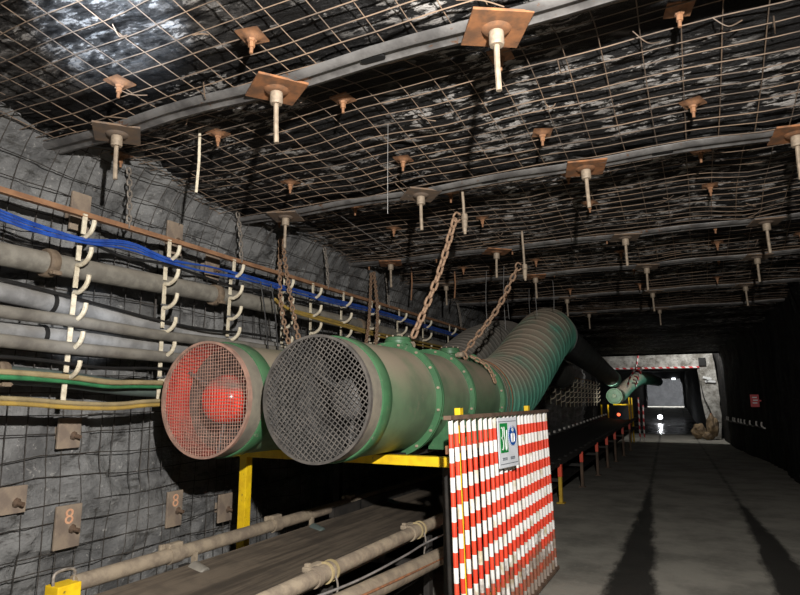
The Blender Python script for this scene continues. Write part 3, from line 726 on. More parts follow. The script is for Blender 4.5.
def make_fan(x, z, label, red, y0=3.35, yl=6.22):
    R = .415
    e = empty('ventilation_fan', (x, y0, z-R), label, 'fan', 'green fans over the conveyor')
    c = (x, y0, z); LN_ = .24 if red else .26
    # inlet shroud: outer skin, inner skin
    mb = MB(); mb.lathe((x, y0, z), (0, 1, 0), [(0, R-.004), (0, R+.006), (.1, R+.004), (.25, R)], 72); mb.build('inlet_shroud', 'shroud', e)
    mb = MB(); mb.lathe((x, y0+.001, z), (0, 1, 0), [(0, R-.006), (LN_, R-.02)], 72); mb.build('inlet_lining', 'fan_red' if red else 'fan_dark', e)
    mb = MB(); mb.lathe((x, y0+LN_+.001, z), (0, 1, 0), [(0, R-.02), (.94-LN_, R-.03)], 72); mb.build('rotor_lining', 'inlet_dust' if red else 'fan_dark', e)
    guard(e, c, R-.004, .0242 if red else .029, .0026 if red else .0042, .04 if red else -.62, 'guard_rusty' if red else 'guard_grey')
    # hub and blades
    hy = y0+(.07 if red else .34)
    mb = MB(); hr = .185 if red else .155; k_ = hr/.155; mb.lathe((x, hy, z), (0, 1, 0), [(0, 0.001), (.006, .05*k_), (.026, .10*k_), (.065, .138*k_), (.12, hr*.985), (.17, hr), (.55, hr), (.55, 0)], 48)
    h = mb.build('hub', 'hub_red' if red else 'fan_dark', e)
    for k in range(9):
        a = 2*PI*k/9+.3; mb = MB(); pts = []; m = 5
        for i in range(m+1):
            r = hr-.01+(R-.05-hr)*i/m; tw = .95-.35*i/m; ch = .085+.03*i/m
            rad = V((math.cos(a), 0, math.sin(a))); tan = V((-math.sin(a), 0, math.cos(a)))
            dirn = tan*math.cos(tw)+V((0, 1, 0))*math.sin(tw); cen = V((x, hy+(.42 if red else .30), z))+rad*r
            th = dirn.cross(rad)*.006
            pts += [cen-dirn*ch-th*0.3, cen-th, cen+dirn*ch-th*.3, cen+dirn*ch+th*.3, cen+th, cen-dirn*ch+th*.3]
        fs = [[i*6+q, i*6+(q+1) % 6, i*6+6+(q+1) % 6, i*6+6+q] for i in range(m) for q in range(6)]
        fs += [list(range(6)), list(range(m*6, m*6+6))]
        mb.add(pts, fs, True); mb.build('blade', 'blade', e)
    for k in range(3):
        a = 2*PI*k/3+.5; mb = MB(); rad = V((math.cos(a), 0, math.sin(a)))
        mb.tube([V((x, hy+.16, z))+rad*.13, V((x, hy+.10, z))+rad*(R-.02)], .014, 8); mb.build('strut', 'fan_dark', e)
    # back plate closing the view through the rotor (motor housing and silencer core)
    mb = MB(); mb.lathe((x, y0+.96, z), (0, 1, 0), [(0, .0), (0, R-.02)], 48); mb.build('motor_bulkhead', 'blade', e)
    # green collar
    mb = MB(); mb.lathe((x, y0+.15, z), (0, 1, 0), [(0, R-.01), (0, R+.012), (.006, R+.016), (.124, R+.016), (.13, R+.012), (.13, R-.01)], 72); mb.build('collar', 'flange_green', e)
    # casing in three barrels
    y = y0+.24
    for a, b in ((y0+.24, 4.42), (4.46, 5.22), (5.26, 6.16)):
        mb = MB(); mb.lathe((x, a, z), (0, 1, 0), [(0, R-.004), (0, R), (b-a, R), (b-a, R-.004)], 72); o = mb.build('casing', 'fan_green', e)
    for fy_ in (4.42, 5.20, 6.14):
        mb = MB(); mb.lathe((x, fy_, z), (0, 1, 0), [(0, R-.01), (0, R+.048), (.018, R+.048), (.018, R+.002), (.034, R+.002), (.034, R+.048), (.052, R+.048), (.052, R-.01)], 72)
        f = mb.build('flange', 'flange_green', e)
        for k in range(16):
            a = 2*PI*(k+.5)/16; p = V((x+math.cos(a)*(R+.026), fy_, z+math.sin(a)*(R+.026)))
            mb = MB(); mb.cyl(p+V((0, -.016, 0)), p+V((0, .072, 0)), .011, 6); mb.build('bolt', 'bolt', f)
    # stiffening webs and side brackets between the flanges, right flank and low
    for (a0, ya, yb) in ((-.35, 4.47, 5.2), (-.35, 5.26, 6.14)):
        a = a0; p = V((x+math.cos(a)*(R), 0, z+math.sin(a)*(R)))
        for yy, sgn in ((ya, 1), (yb, -1)):
            rad = V((math.cos(a), 0, math.sin(a))); q = V((p.x, yy, p.z))
            mb = MB(); mb.prism([q-rad*.01, q+rad*.06, q-rad*.01+V((0, .16*sgn, 0))], V((-math.sin(a), 0, math.cos(a)))*.02); mb.build('gusset', 'flange_green', e)
    for yy in (4.75, 5.6):
        for s in (1, -1):
            mb = MB()
            mb.prism([V((x+s*.20, yy, z-R+.06)), V((x+s*.40, yy, z-.14)), V((x+s*.46, yy, z-.30)), V((x+s*.46, yy, z-R+.0)), V((x+s*.20, yy, z-R+.0))], (0, .03, 0)); mb.build('saddle', 'flange_green', e)
    # round terminal drums on top
    for yy, s in ((4.58, 1.0), (5.78, .9)):
        mb = MB(); mb.lathe((x, yy, z+R-.03), (0, 0, 1), [(0, .09*s), (.065, .09*s), (.07, .115*s), (.09, .118*s), (.10, .118*s), (.105, .112*s), (.125, .108*s), (.135, .09*s), (.135, 0)], 32)
        d = mb.build('terminal_drum', 'flange_green', e)
        for k in range(8):
            a = 2*PI*k/8; p = V((x+math.cos(a)*.1*s, yy+math.sin(a)*.1*s, z+R+.10)); mb = MB(); mb.cyl(p, p+V((0, 0, .012)), .009, 6); mb.build('bolt', 'bolt', d)
        mb = MB(); mb.tube([(x+.08, yy-.02, z+R+.03), (x+.16, yy-.03, z+R+.03)], .028, 12); mb.build('cable_gland', 'bolt', d)
    # lifting lug
    for yy in (4.46, 6.1):
        mb = MB(); mb.lathe((x+.14, yy-.02, z+R+.0), (0, 1, 0), [(0, .03), (0, .055), (.02, .055), (.02, .03)], 20, closed=True); mb.build('lifting_lug', 'flange_green', e)
    return e
make_fan(-2.26, 1.61, 'green fan nearest the striped fence, with a grey diagonal mesh over its mouth', False)
make_fan(-3.22, 1.606, 'green fan nearest the left wall, with a red hub behind rusty mesh', True)

def make_duct(path, radii, label, mat, rib=.19, name='ventilation_duct'):
    P = smooth_path(path, 40); seg = [0]
    for a, b in zip(P, P[1:]): seg.append(seg[-1]+(b-a).length)
    tot = seg[-1]; e = empty(name, path[0], label, 'duct')
    # resample
    st = rib/9; pts = []; rr = []; s = 0; i = 0
    while s < tot:
        while i < len(seg)-2 and seg[i+1] < s: i += 1
        p = P[i].lerp(P[i+1], (s-seg[i])/max(1e-9, seg[i+1]-seg[i])); f = s/tot
        R = radii[0]+(radii[1]-radii[0])*min(1, f*1.0)
        ph = (s/rib) % 1.0
        k = 0 if s < .35 else 1
        prof = math.exp(-((min(ph, 1-ph))/.07)**2)*.007 - .005*math.sin(PI*ph)
        wr = .006*nz(p.x*5+s*3, p.z*5)
        pts.append(p); rr.append(R+(prof+wr)*k)
        st_ = st if s < 7 else st*1.6
        s += st_
    mb = MB(); mb.tube(pts, rr, 40); mb.build('duct_skin', mat, e)
    return e, P
d, P = make_duct([(-2.26, 6.2, 1.61), (-2.26, 6.8, 1.62), (-2.26, 7.6, 1.72), (-2.25, 8.4, 1.98), (-2.2, 9.2, 2.37), (-2.19, 9.9, 2.63), (-2.27, 10.6, 2.75), (-2.40, 11.6, 2.80)], (.45, .43), 'ribbed teal flexible duct rising from the front fan and bending away along the roof', 'duct')
mb = MB(); mb.tube(smooth_path([(-2.32, 11.4, 2.795), (-2.65, 14, 2.9), (-2.8, 17, 2.86), (-2.93, 24.2, 2.45)], 16), [.40]*9+[.40-.09*k/39 for k in range(40)], 32); mb.build('far_duct_skin', 'duct_shaded', d)  # same teal duct, its shade beyond the bend put into the colour
mb = MB(); mb.tube([(-2.93, 24.15, 2.452), (-2.945, 25.0, 2.41)], [.325, .32], 32); mb.build('end_cuff', 'duct', d)
for yy, m in ((6.30, 'clamp'), (6.36, 'clamp'), (6.48, 'rust')):
    mb = MB(); mb.lathe((-2.26, yy, 1.615), (0, 1, .05), [(0, .43), (0, .452), (.028, .452), (.028, .43)], 64, closed=True); mb.build('clamp_band', m, d)
d2, P = make_duct([(-3.20, 6.2, 1.60), (-3.2, 7.2, 1.66), (-3.2, 8.4, 1.98), (-3.2, 9.6, 2.40), (-3.2, 11.2, 2.68), (-3.28, 12.6, 2.55), (-3.42, 17.5, 2.3)], (.45, .36), 'dark dusty flexible duct rising from the fan nearest the left wall', 'duct_grey', .15)
# wires that hang the ducts from the roof
for k, (x, y, zb) in enumerate([(-2.62, 8.2, 2.55), (-2.3, 8.0, 2.58), (-2.5, 8.9, 2.85), (-1.9, 9.3, 3.0), (-2.42, 9.9, 3.0), (-2.0, 8.6, 2.83)]):
    mb = MB(); mb.tube(smooth_path([(x, y, 3.44), (x+random.uniform(-.02, .02), y, (3.44+zb)/2), (x, y, zb-.03)], 4), .004, 5)
    tag(origin(mb.build('hanger_wire', 'thinwire'), (x, y, 3.44)), 'thin wire holding the teal duct up to the roof at its bend', 'wire', 'hanger wires of the teal duct')

# ------------------------------------------------------------------ fan stand
st = empty('fan_stand', (-3.5, 4.2, 0), 'yellow steel stand carrying the two fans over the conveyor', 'stand')
mb = MB(); mb.box((-2.6, 4.2, 1.155), (1.95, .08, .07), bev=.004); mb.build('beam', 'yellow', st)
mb = MB(); mb.box((-2.6, 5.7, 1.155), (1.95, .08, .07), bev=.004); mb.build('beam', 'convsteel', st)  # rear beam of the yellow stand coloured dark for the fans' shadow
for x in (-3.53, -1.66):
    for y in (4.2, 5.7):
        mb = MB(); mb.box((x, y, .56), (.075, .075, 1.12), bev=.004); q = mb.build('post', 'yellow' if (y < 5 and x < -3) else 'convsteel', st)  # rear posts dark too, the fans' shade put into their colour
        mb = MB(); mb.box((x, y, .008), (.16, .16, .016)); mb.build('foot', 'convsteel', q)
for x in (-2.26, -3.2):
    mb = MB(); mb.box((x, 4.95, 1.172), (.3, 1.44, .035)); mb.build('bearer', 'convsteel', st)

# ------------------------------------------------------------------ striped fence with its sign
FX, F0, F1, FH = -1.375, 3.50, 6.10, 1.50
lean = .03
fe = empty('safety_fence', (FX, F0, 0), 'red and white striped bar fence standing between conveyor and roadway', 'fence')
nb = 24
barp = None
sect = MB(); sect.tube([(0, 0, .03), (0, 0, 1.0), (0, 0, 1.4799)], .0148, 10); barp = sect.build('bar', 'bar', None)
for k in range(nb):
    o = barp if k == 0 else barp.copy()
    if k: col.objects.link(o)
    o.parent = fe; o.location = (.0, (F1-F0)*k/(nb-1), 0); o.rotation_euler = (random.uniform(-.004, .004), 0, random.uniform(0, 6))
mb = MB(); mb.box((FX, (F0+F1)/2, 1.493), (.05, F1-F0+.08, .026), bev=.003); mb.build('top_rail', 'railtop', fe)
mb = MB(); mb.box((FX, (F0+F1)/2, .025), (.05, F1-F0+.08, .03), bev=.003); mb.build('bottom_rail', 'railtop', fe)
mb = MB(); mb.box((FX-.03, (F0+F1)/2, 1.30), (.012, F1-F0, .05), bev=.002); mb.build('cross_rail', 'rust', fe)
mb = MB(); mb.box((FX-.03, (F0+F1)/2, .28), (.012, F1-F0, .05), bev=.002); mb.build('cross_rail', 'yellow_dirty', fe)
for yy in (3.80, 5.58):
    mb = MB(); mb.box((FX-.05, yy, .775), (.04, .06, 1.55), bev=.003); mb.build('post', 'yellow', fe)
fe.rotation_euler = (0, -lean, 0); fe.location.x += lean*1.45
# sign on the fence: built flat in its own frame (u along the fence, v up) then hung on the bars
SW, SH = .345, .365
sg = empty('safety_sign', (0, 0, 0), 'pale safety sign with green square and blue circle hung on the striped fence', 'sign')
def UV(u, v, d=0): return V((d, u*.69, v))
mb = MB(); mb.box((0, 0, 0), (.006, SW, SH), bev=.002); mb.build('board', 'sign', sg)
mb = MB()
for v in (SH/2-.028, -SH/2+.028): mb.box(UV(0, v, .004), (.002, SW-.03, .004))
mb.build('border_line', 'sdark', sg)
mb = MB(); mb.box(UV(-.108, .035, .0045), (.003, .132, .215)); gq = mb.build('green_panel', 'sgreen', sg)
mb = MB()
def stroke(pts, r=.0045, d=.006): mb.tube([UV(a, b, d) for a, b in [(q.x, q.y) for q in smooth_path([(a, b, 0) for a, b in pts], 5)]], r, 6)
# white looping strokes on the green square (two hooked loops side by side)
stroke([(-.178, .105), (-.152, .112), (-.140, .08), (-.150, .045), (-.172, .035), (-.145, .02), (-.136, -.02), (-.152, -.05), (-.178, -.045)], .0042)
stroke([(-.105, .115), (-.100, .06), (-.088, .0), (-.074, -.05), (-.058, -.045), (-.046, .02), (-.040, .09)], .0042)
mb.build('white_figure', 'white', sg)
mb = MB(); mb.lathe(UV(.118, .045, .003), (1, 0, 0), [(0, .078), (.003, .078), (.003, 0)], 40); mb.build('blue_disc', 'sblue', sg)
mb = MB(); mb.lathe(UV(.118, .045, .006), (1, 0, 0), [(0, .078), (.0015, .078), (.0015, .074), (0, .074)], 40, closed=True)
mb.prism([UV(.118+.026*math.cos(t), .045+.044+.015*math.sin(t), .0062) for t in fr(0, 2*PI*.95, .4)], (.002, 0, 0))
mb.prism([UV(.118+a_, .045+b_, .0062) for a_, b_ in [(-.022, -.05), (.022, -.05), (.028, .02), (-.028, .02)]], (.002, 0, 0))
stroke([(.078, .06), (.076, .03), (.084, .0)], .0045, .0065); stroke([(.158, .06), (.160, .03), (.152, .0)], .0045, .0065)
stroke([(.092, .108), (.118, .112), (.144, .108)], .004, .0065)
mb.build('white_figure', 'white', sg)
mb = MB()
for u0 in (-.155, .05):          # two short lines of print, too small to read
    for k in range(4):
        u = u0+k*.031
        for (a, b, c, e2) in ((-.010, .008, .020, .003), (-.010, -.004, .020, .003), (-.001, -.010, .003, .024), (.008, .0, .003, .014)):
            mb.box(UV(u+a+c/2-.0, -.112+b+e2/2-.01, .004), (.0016, c, e2))
mb.build('print_line', 'sdark', sg)
sg.location = (FX+.055, 4.56, 1.285); sg.rotation_euler = (0, -lean, -.14)
# the print reads left to right for someone on the road side: u grows along the fence away from the camera

# ------------------------------------------------------------------ belt conveyor
def cz(y): return .56 if y < 7.5 else .56+.34*min((y-7.5)/14, 1.2)
cv = empty('belt_conveyor', (-2.6, 2, 0), 'dusty belt conveyor running under the fans along the left wall to the junction', 'conveyor')
ys = fr(1.3, 9, .35)+fr(9.6, 25, .8)
def strip(prof, fs_mat, name, parent, thick=.012):
    mb = MB(); n = len(prof); pts = []
    for y in ys:
        for x, z in prof: pts.append(V((x, y, cz(y)+z+.004*nz(x*3, y*1.2))))
    m = len(pts); fs = []
    for i in range(len(ys)-1):
        for j in range(n-1):
            q = [i*n+j, i*n+j+1, (i+1)*n+j+1, (i+1)*n+j]; fs.append(q); fs.append([k+m for k in q[::-1]])
        for j in (0, n-1): fs.append([i*n+j, (i+1)*n+j, (i+1)*n+j+m, i*n+j+m])
    mb.add(pts+[p-V((0, 0, thick)) for p in pts], fs, True); return mb.build(name, fs_mat, parent)
def belt_mat():
    t = NT('belt_streaks'); v = t.coord((1, .06, 1)); n1 = t.noise(v, 10, 5, .7); v2 = t.coord(); n2 = t.noise(v2, 5, 6)
    tc = t.n('ShaderNodeTexCoord'); sp = t.n('ShaderNodeSeparateXYZ'); t.l(tc.outputs['Object'], sp.inputs[0])
    c = t.mix(t.ramp(n1, .38, .62), lin((64, 56, 47)), lin((102, 91, 78)))
    c = t.mix(t.math('MULTIPLY', t.ramp(n2, .45, .7), .4), c, lin((54, 48, 42)))
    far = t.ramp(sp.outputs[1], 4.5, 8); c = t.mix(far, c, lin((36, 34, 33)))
    t.base(c, .8); t.bump(n1, .3, .01); return t.m
M['beltmat'] = belt_mat()
strip([(-3.14, -.045), (-2.98, -.08), (-2.85, -.10), (-2.6, -.11), (-2.35, -.10), (-2.22, -.07), (-2.06, -.02)], 'beltmat', 'belt', cv)
strip([(-3.1, -.36), (-2.6, -.38), (-2.1, -.36)], 'belt_black', 'return_belt', cv)
def cpipe(x, z, r, mat, y0, y1):
    mb = MB(); mb.tube([(x, y, cz(y)+z) for y in fr(y0, y1, .4)], r, 14); return mb.build('side_rail', mat, cv)
lr = cpipe(-3.2, .03, .047, 'convrail', 2.40, 9)
rr_ = cpipe(-2.0, .06, .045, 'convrail', 1.3, 4.95)
for x in (-2.06, -3.16):
    mb = MB()
    for a, b in zip(fr(5.0, 24, .5), fr(5.0, 24, .5)[1:]):
        mb.box((x, (a+b)/2, cz((a+b)/2)+.0), (.05, b-a+.01, .09))
    mb.build('side_frame', 'convsteel', cv)
# pipe clamps with twisted wire
for y, x, par in ((3.07, -2.0, rr_), (4.33, -2.0, rr_)):
    zc = cz(y)+.06; mb = MB()
    mb.lathe((x, y-.09, zc), (0, 1, 0), [(0, .045), (0, .056), (.04, .058), (.05, .05), (.12, .05), (.13, .058), (.17, .056), (.17, .045)], 20)
    mb.box((x-.045, y-.02, zc+.04), (.05, .16, .03), bev=.008); mb.box((x-.05, y-.07, zc+.055), (.03, .03, .03), bev=.006)
    k = mb.build('coupling', 'convrail', par)
    mb = MB()
    for dy in (.03, .09): mb.lathe((x, y+dy, zc), (0, 1, 0), [(0, .05), (0, .062), (.012, .062), (.012, .05)], 20, closed=True)
    mb.build('tie_band', 'tan_cable', k)
    mb = MB(); mb.tube(smooth_path([(x+.05, y+.06, zc), (x+.06, y+.08, zc-.08), (x+.05, y+.07, zc-.17), (x+.06, y+.1, zc-.24)], 5), .006, 6); mb.build('tie_wire', 'chain_grey', k)
for y in (3.12, 4.2, 5.4):
    zc = cz(y)+.03; mb = MB(); mb.lathe((-3.2, y-.05, zc), (0, 1, 0), [(0, .045), (0, .056), (.1, .056), (.1, .045)], 20); mb.box((-3.2, y, zc+.06), (.05, .12, .035), bev=.01)
    mb.box((-3.23, y-.07, zc+.05), (.03, .05, .05), bev=.01)
    mb.build('coupling', 'convrail', lr)
# carrying roller ends standing beside the left rail
for y in (3.22, 4.62, 6.1):
    mb = MB(); a = V((-3.13, y, cz(y)-.075)); b = a+V((.11, -.0, -.035))
    mb.lathe(a, b-a, [(0, 0), (0, .052), (.01, .058), (.11, .058), (.12, .05), (.12, .02), (.14, .02), (.14, 0)], 24); mb.build('roller', 'pipe_green' if y > 4 else 'cable_grey', cv)
    mb = MB(); mb.box((-3.16, y+.05, cz(y)-.06), (.04, .02, .16)); mb.build('roller_bracket', 'convrail', cv)
for y in fr(1.8, 8.5, 1.35):
    mb = MB(); mb.cyl((-2.85, y, cz(y)-.18), (-2.35, y, cz(y)-.18), .055, 16); mb.build('roller', 'convsteel', cv)
# yellow end cover with lifting handle at the near left
mb = MB(); mb.box((-3.2, 2.34, .545), (.11, .14, .13), bev=.006); yb = mb.build('end_cover', 'yellow', cv)
mb = MB(); mb.tube(smooth_path([(-3.2, 2.28, .60), (-3.2, 2.28, .665), (-3.2, 2.34, .68), (-3.2, 2.40, .665), (-3.2, 2.40, .60)], 4), .008, 7); mb.build('handle', 'chain_grey', yb)
# legs
for i, y in enumerate([1.8, 3.2, 4.7, 6.4, 8.2, 9.96, 11.95, 13.9, 15.5, 17.1, 19, 21]):
    for s, x in ((1, -2.05), (-1, -3.17)):
        mt = 'yellow_dirty' if (i == 5 and s > 0) else ('legbrown' if (s > 0 and i > 5) else 'convsteel')
        mb = MB(); mb.box((x, y, cz(y)/2-.02), (.05, .075, cz(y)-.05), bev=.003); mb.box((x, y, .008), (.12, .14, .016)); lg = mb.build('leg', mt, cv)
        if i >= 5 and s > 0:
            mb = MB(); mb.box((x+.028, y, cz(y)-.12), (.008, .085, .19), bev=.002); mb.box((x, y-.041, cz(y)-.12), (.055, .008, .19), bev=.002); mb.build('reflector', 'orange', lg)
    mb = MB(); mb.box((-2.6, y, cz(y)-.27), (1.14, .05, .05)); mb.build('crossbar', 'convsteel', cv)
for y in fr(14.6, 24.6, .62):
    mb = MB(); mb.box((-3.22, y, cz(y)+.085), (.05, .11, .055), bev=.008); mb.build('idler_clip', 'white_paint', cv)
# hose and wire slung under the right rail
o = pipe('suction_hose', [(-1.88, 1.2, .48), (-1.88, 2.2, .51), (-1.88, 3.1, .475), (-1.88, 3.8, .44), (-1.89, 4.6, .40), (-1.95, 5.4, .34)], .062, 'convrail', 'thick brown hose slung under the right side rail of the conveyor', 'hose', 16)
mb = MB(); mb.tube(smooth_path([(-1.825, 2.4, .53), (-1.82, 3.1, .495), (-1.82, 3.8, .455), (-1.83, 4.5, .415)], 6), .008, 6); mb.build('seam', 'rust', o)
pipe('guy_wire', [(-1.90, 2.5, .60), (-1.87, 3.2, .56), (-1.88, 3.9, .55), (-1.9, 4.35, .50+.05), (-1.8, 4.9, .585)], .007, 'thinwire', 'pale wire slung between the hose and the right side rail', 'wire', 6)
# black cable loops by the fence end
for k, pts in enumerate([[(-1.8, 4.55, 1.1), (-1.78, 4.55, .8), (-1.74, 4.6, .45), (-1.8, 4.75, .1), (-1.9, 5.0, .02)], [(-1.74, 4.3, .95), (-1.70, 4.35, .6), (-1.68, 4.5, .3), (-1.75, 4.6, .02)]]):
    pipe('power_cable', pts, .014, 'black_cable', ['black cable looping down behind the left end of the striped fence, farther one', 'black cable looping down behind the left end of the striped fence, nearer one'][k], 'cable', 8)

# ------------------------------------------------------------------ far end: second fan station, barrier, tape, rubble, signs
ff = empty('ventilation_fan', (-2.95, 25.2, 1.4), 'distant green fan with a round end cap on a yellow frame at the junction', 'fan')
mb = MB(); mb.lathe((-2.95, 25.2, 1.75), (0, 1, 0), [(0, 0), (.0, .25), (.02, .27), (.02, .31), (.05, .31), (.06, .29), (1.2, .29), (1.2, 0)], 40); mb.build('casing', 'flange_green', ff)
mb = MB(); mb.lathe((-2.95, 25.17, 1.75), (0, 1, 0), [(0, 0), (0, .07), (.04, .09)], 24); mb.build('end_cap', 'fan_green', ff)
make_duct([(-2.95, 26.3, 1.75), (-2.9, 27.0, 1.85), (-2.65, 28.3, 2.25), (-2.35, 29.6, 2.55), (-2.15, 32, 2.62), (-2.1, 40, 2.7)], (.29, .27), 'distant green duct climbing from the far fan into the opening', 'duct', .3)
yf = empty('support_stand', (-2.9, 25.2, 0), 'yellow tubular frame under the distant green fan at the junction', 'frame')
for x in (-3.45, -3.2, -2.42, -2.32):
    mb = MB(); mb.tube([(x, 25.15, 0), (x, 25.15, 1.42)], .028, 8); mb.build('post', 'yellow', yf)
for x in (-2.52, -2.42):
    mb = MB(); mb.tube([(x, 26.3, 0), (x, 26.3, 1.7)], .028, 8); mb.build('post', 'yellow', yf)
mb = MB(); mb.tube([(-3.0, 25.15, 1.42), (-2.32, 25.15, 1.42)], .028, 8); mb.build('top_bar', 'yellow', yf)
mb = MB(); mb.tube([(-2.42, 25.15, .7), (-2.32, 25.15, .7)], .02, 8); mb.build('cross_bar', 'yellow', yf)
for k, x in enumerate((-2.18, -2.02)):
    mb = MB(); mb.tube([(x, 26.2, 0), (x+.02, 26.2, 1.7-.3*k)], .028, 8)
    tag(origin(mb.build('marker_pole', 'tape'), (x, 26.2, 0)), ['striped red and white pole beside the yellow frame, the taller one', 'striped red and white pole beside the yellow frame, the shorter one'][k], 'pole')
mb = MB(); mb.box((-1.9, 28.93, 3.0), (4.1, .02, .07)); tag(origin(mb.build('striped_board', 'tape'), (-1.9, 28.93, 3.0)), 'red and white striped strip along the lower edge of the lit lintel', 'marker strip')
mb = MB(); mb.tube(smooth_path([(-2.1, 26.8, 3.44), (-2.2, 26.5, 2.9), (-2.42, 26.3, 2.5), (-2.55, 26.2, 2.1)], 6), .035, 8)
for k in range(6): mb.tube(smooth_path([(-2.12-.05*k, 26.5, 2.95-.13*k), (-2.0-.05*k, 26.45, 2.9-.13*k), (-1.98-.05*k, 26.4, 2.78-.13*k)], 4), .035, 6)
tag(origin(mb.build('warning_tape', 'tape'), (-2.1, 26.8, 3.44)), 'bundle of red and white tape dangling beside the distant green duct end', 'tape')
mb = MB(); mb.lathe((-2.72, 24.3, 1.06), (0, -1, 0), [(0, .06), (.05, .06), (.07, .03), (.07, 0)], 16)
tag(origin(mb.build('warning_lamp', 'redlamp'), (-2.72, 24.3, 1.06)), 'small red lamp glowing at the far end of the conveyor', 'lamp')
mb = MB(); mb.box((.28, 28.90, 3.22), (.28, .04, .34), bev=.01); tag(origin(mb.build('junction_sign', 'darksq'), (.28, 28.9, 3.22)), 'black square panel on the top corner of the lit pillar', 'panel')
mb = MB()
for (x, z, w, a) in ((.42, 2.52, .34, .25), (.55, 2.38, .36, .1), (.40, 2.40, .16, -.6)): mb.box((x, 28.92, z), (w, .02, .09), Matrix.Rotation(a, 4, 'Y'), bev=.008)
tag(origin(mb.build('reflective_arrow', 'white'), (.45, 28.92, 2.45)), 'bent white reflective marker on the lit pillar below the black panel', 'marker')
mb = MB(); mb.tube(smooth_path([(.16, 28.94, 2.3), (.24, 28.9, 1.7), (.42, 28.9, 1.2), (.5, 28.9, .8)], 5), .018, 6); tag(origin(mb.build('power_cable', 'black_cable'), (.16, 28.94, 2.3)), 'black cable running down the lit pillar at the junction', 'cable')
# rubble heap at the pillar's foot: separate boulders
def boulder(c, r, seed, lab):
    bm = bmesh.new(); bmesh.ops.create_icosphere(bm, subdivisions=4, radius=1)
    for v in bm.verts:
        n = v.co.normalized(); k = 1+.28*nz(n.x*1.3+seed, n.y*1.3, n.z*1.3)+.12*nz(n.x*4, n.y*4+seed, n.z*4)
        v.co = V((n.x*r[0]*k, n.y*r[1]*k, n.z*r[2]*k))
    mn = min(v.co.z for v in bm.verts)
    me = bpy.data.meshes.new('boulder'); bm.to_mesh(me); bm.free(); me.materials.append(M['rubble'])
    o = bpy.data.objects.new('boulder', me); o.location = (c[0], c[1], c[2]-mn-.015); col.objects.link(o); return tag(o, lab, 'rock', 'fallen rock at the pillar foot')
boulder((.44, 28.3, 0), (.24, .3, .5), 1, 'tall tan rock leaning at the foot of the lit pillar')
boulder((-.06, 28.45, 0), (.26, .2, .3), 5, 'small tan rock left of the tall one at the foot of the lit pillar')
boulder((.22, 27.9, 0), (.16, .16, .15), 8, 'smallest tan rock in front of the tall one by the lit pillar')
# right wall: red notice and a row of white hooks
xw = f_wr2(19.4, 1.58)[0]-.16
ns = empty('notice', (xw, 19.4, 1.58), 'small red notice with white marks on the dark right wall', 'sign')
mb = MB(); mb.box((xw, 19.4, 1.58), (.21, .03, .34), bev=.004); mb.box((xw+.13, 19.42, 1.58), (.3, .02, .04)); mb.build('board', 'redtape', ns)
mb = MB()
for k in range(3): mb.box((xw+.015*(k % 2), 19.382, 1.67-.075*k), (.11, .006, .026))
mb.build('white_mark', 'white', ns)
for k, y in enumerate(fr(19.0, 25.0, .7)):
    xx = f_wr2(y, .92)[0]-.03; mb = MB(); mb.tube(smooth_path([(xx+.06, y, .86), (xx, y, .86), (xx-.06, y, .92), (xx-.05, y, 1.02)], 4), .022, 6)
    tag(origin(mb.build('wall_hook', 'white_paint'), (xx, y, .9)), 'small white hook in the low row along the dark right wall', 'hook', 'white hooks on the right wall')
xx = 1.42; pipe('power_cable', [(f_wr2(y, .88)[0]-.12, y, .885) for y in fr(18.6, 25.4, .8)], .02, 'black_cable', 'black cable lying in the row of white hooks on the right wall', 'cable', 8, 2)
for k, (x, lab) in enumerate(((-3.25, 'left bright lamp at the top of the farthest lit opening'), (-1.78, 'right bright lamp at the top of the farthest lit opening'))):
    mb = MB(); mb.box((x, 57.9, 3.42), (.3, .12, .16), bev=.03); tag(origin(mb.build('roof_lamp', 'whitelamp'), (x, 57.9, 3.42)), lab, 'lamp')
# a lamp standing low in the far roadway, mirrored in the wet floor
mb = MB(); mb.lathe((-2.5, 47, .02), (0, 0, 1), [(0, 0), (0, .14), (.03, .14), (.05, .05), (.28, .05), (.28, 0)], 20); fl = mb.build('floor_lamp', 'convsteel')
origin(fl, (-2.5, 47, 0)); tag(fl, 'bright lamp standing low on the wet floor of the far roadway', 'lamp')
mb = MB(); mb.lathe((-2.5, 47, .28), (0, 0, 1), [(0, 0), (0, .12), (.1, .17), (.22, .15), (.28, .05), (.28, 0)], 20); mb.build('lamp_head', 'glarelamp', fl)

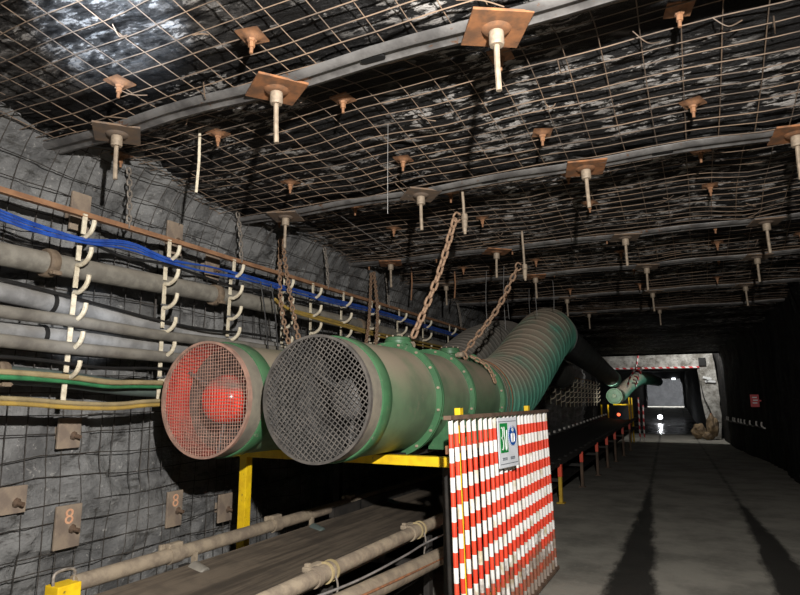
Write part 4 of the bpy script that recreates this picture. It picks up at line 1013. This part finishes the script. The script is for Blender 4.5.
# ------------------------------------------------------------------ lights
def spot(name, loc, target, power, angle, blend, color, r=.03):
    l = bpy.data.lights.new(name, 'SPOT'); l.energy = power; l.spot_size = math.radians(angle); l.spot_blend = blend; l.color = color; l.shadow_soft_size = r
    o = bpy.data.objects.new(name, l); o.location = loc; d = V(target)-V(loc); o.rotation_euler = d.to_track_quat('-Z', 'Y').to_euler(); col.objects.link(o); return o
def point(name, loc, power, color, r=.05):
    l = bpy.data.lights.new(name, 'POINT'); l.energy = power; l.color = color; l.shadow_soft_size = r
    o = bpy.data.objects.new(name, l); o.location = loc; col.objects.link(o); return o
spot('cap_lamp', (.3, .2, 2.6), (-2.3, 5.2, 1.0), 1420, 140, .9, (1, .96, .91), .035)
spot('torch_roof', (-.3, -.1, 1.7), (-2.53, 1.84, 3.5), 3000, 14, 1.0, (.66, .8, 1), .02)
spot('torch_wall', (-.3, .1, 1.7), (-3.85, 2.78, 2.12), 520, 8, 1.0, (.8, .88, 1), .02)
spot('torch_low', (-.3, .1, 1.7), (-4.2, 3.3, 1.1), 30, 9, 1.0, (.75, .86, 1), .02)
point('junction_lamp', (.1, 26.78, 4.12), 240, (1, .98, .94), .06)
spot('fan_end_fill', (-2.5, 22.2, 2.2), (-2.95, 25.2, 1.72), 420, 24, .6, (1, .97, .9), .05)  # added fill with no lamp behind it, brightens the far fan's end
spot('far_lamp', (-.3, 60, 3.8), (-2.8, 75, 1.6), 9000, 110, .8, (.95, .98, 1), .2)
spot('far_lamp_left', (-4.7, 60, 3.8), (-2.4, 75, 1.8), 7000, 110, .8, (.95, .98, 1), .2)
point('floor_lamp_glow', (-2.5, 46.6, .55), 25, (.95, .97, 1), .1)
w = bpy.data.worlds.new('World'); bpy.context.scene.world = w; w.use_nodes = True
w.node_tree.nodes['Background'].inputs[0].default_value = (1, .97, .93, 1); w.node_tree.nodes['Background'].inputs[1].default_value = .004

# ------------------------------------------------------------------ camera
cam = bpy.data.cameras.new('Camera'); cam.sensor_width = 36; cam.lens = 27; cam.clip_end = 300; cam.clip_start = .02
co = bpy.data.objects.new('Camera', cam); co.location = (0, 0, 1.6)
co.rotation_euler = (math.radians(90+9.694), 0, math.radians(26.085)); col.objects.link(co)
sc = bpy.context.scene; sc.camera = co
sc.view_settings.view_transform = 'Standard'; sc.view_settings.look = 'None'; sc.view_settings.gamma = 1
sc.view_settings.use_curve_mapping = False; sc.view_settings.exposure = 0
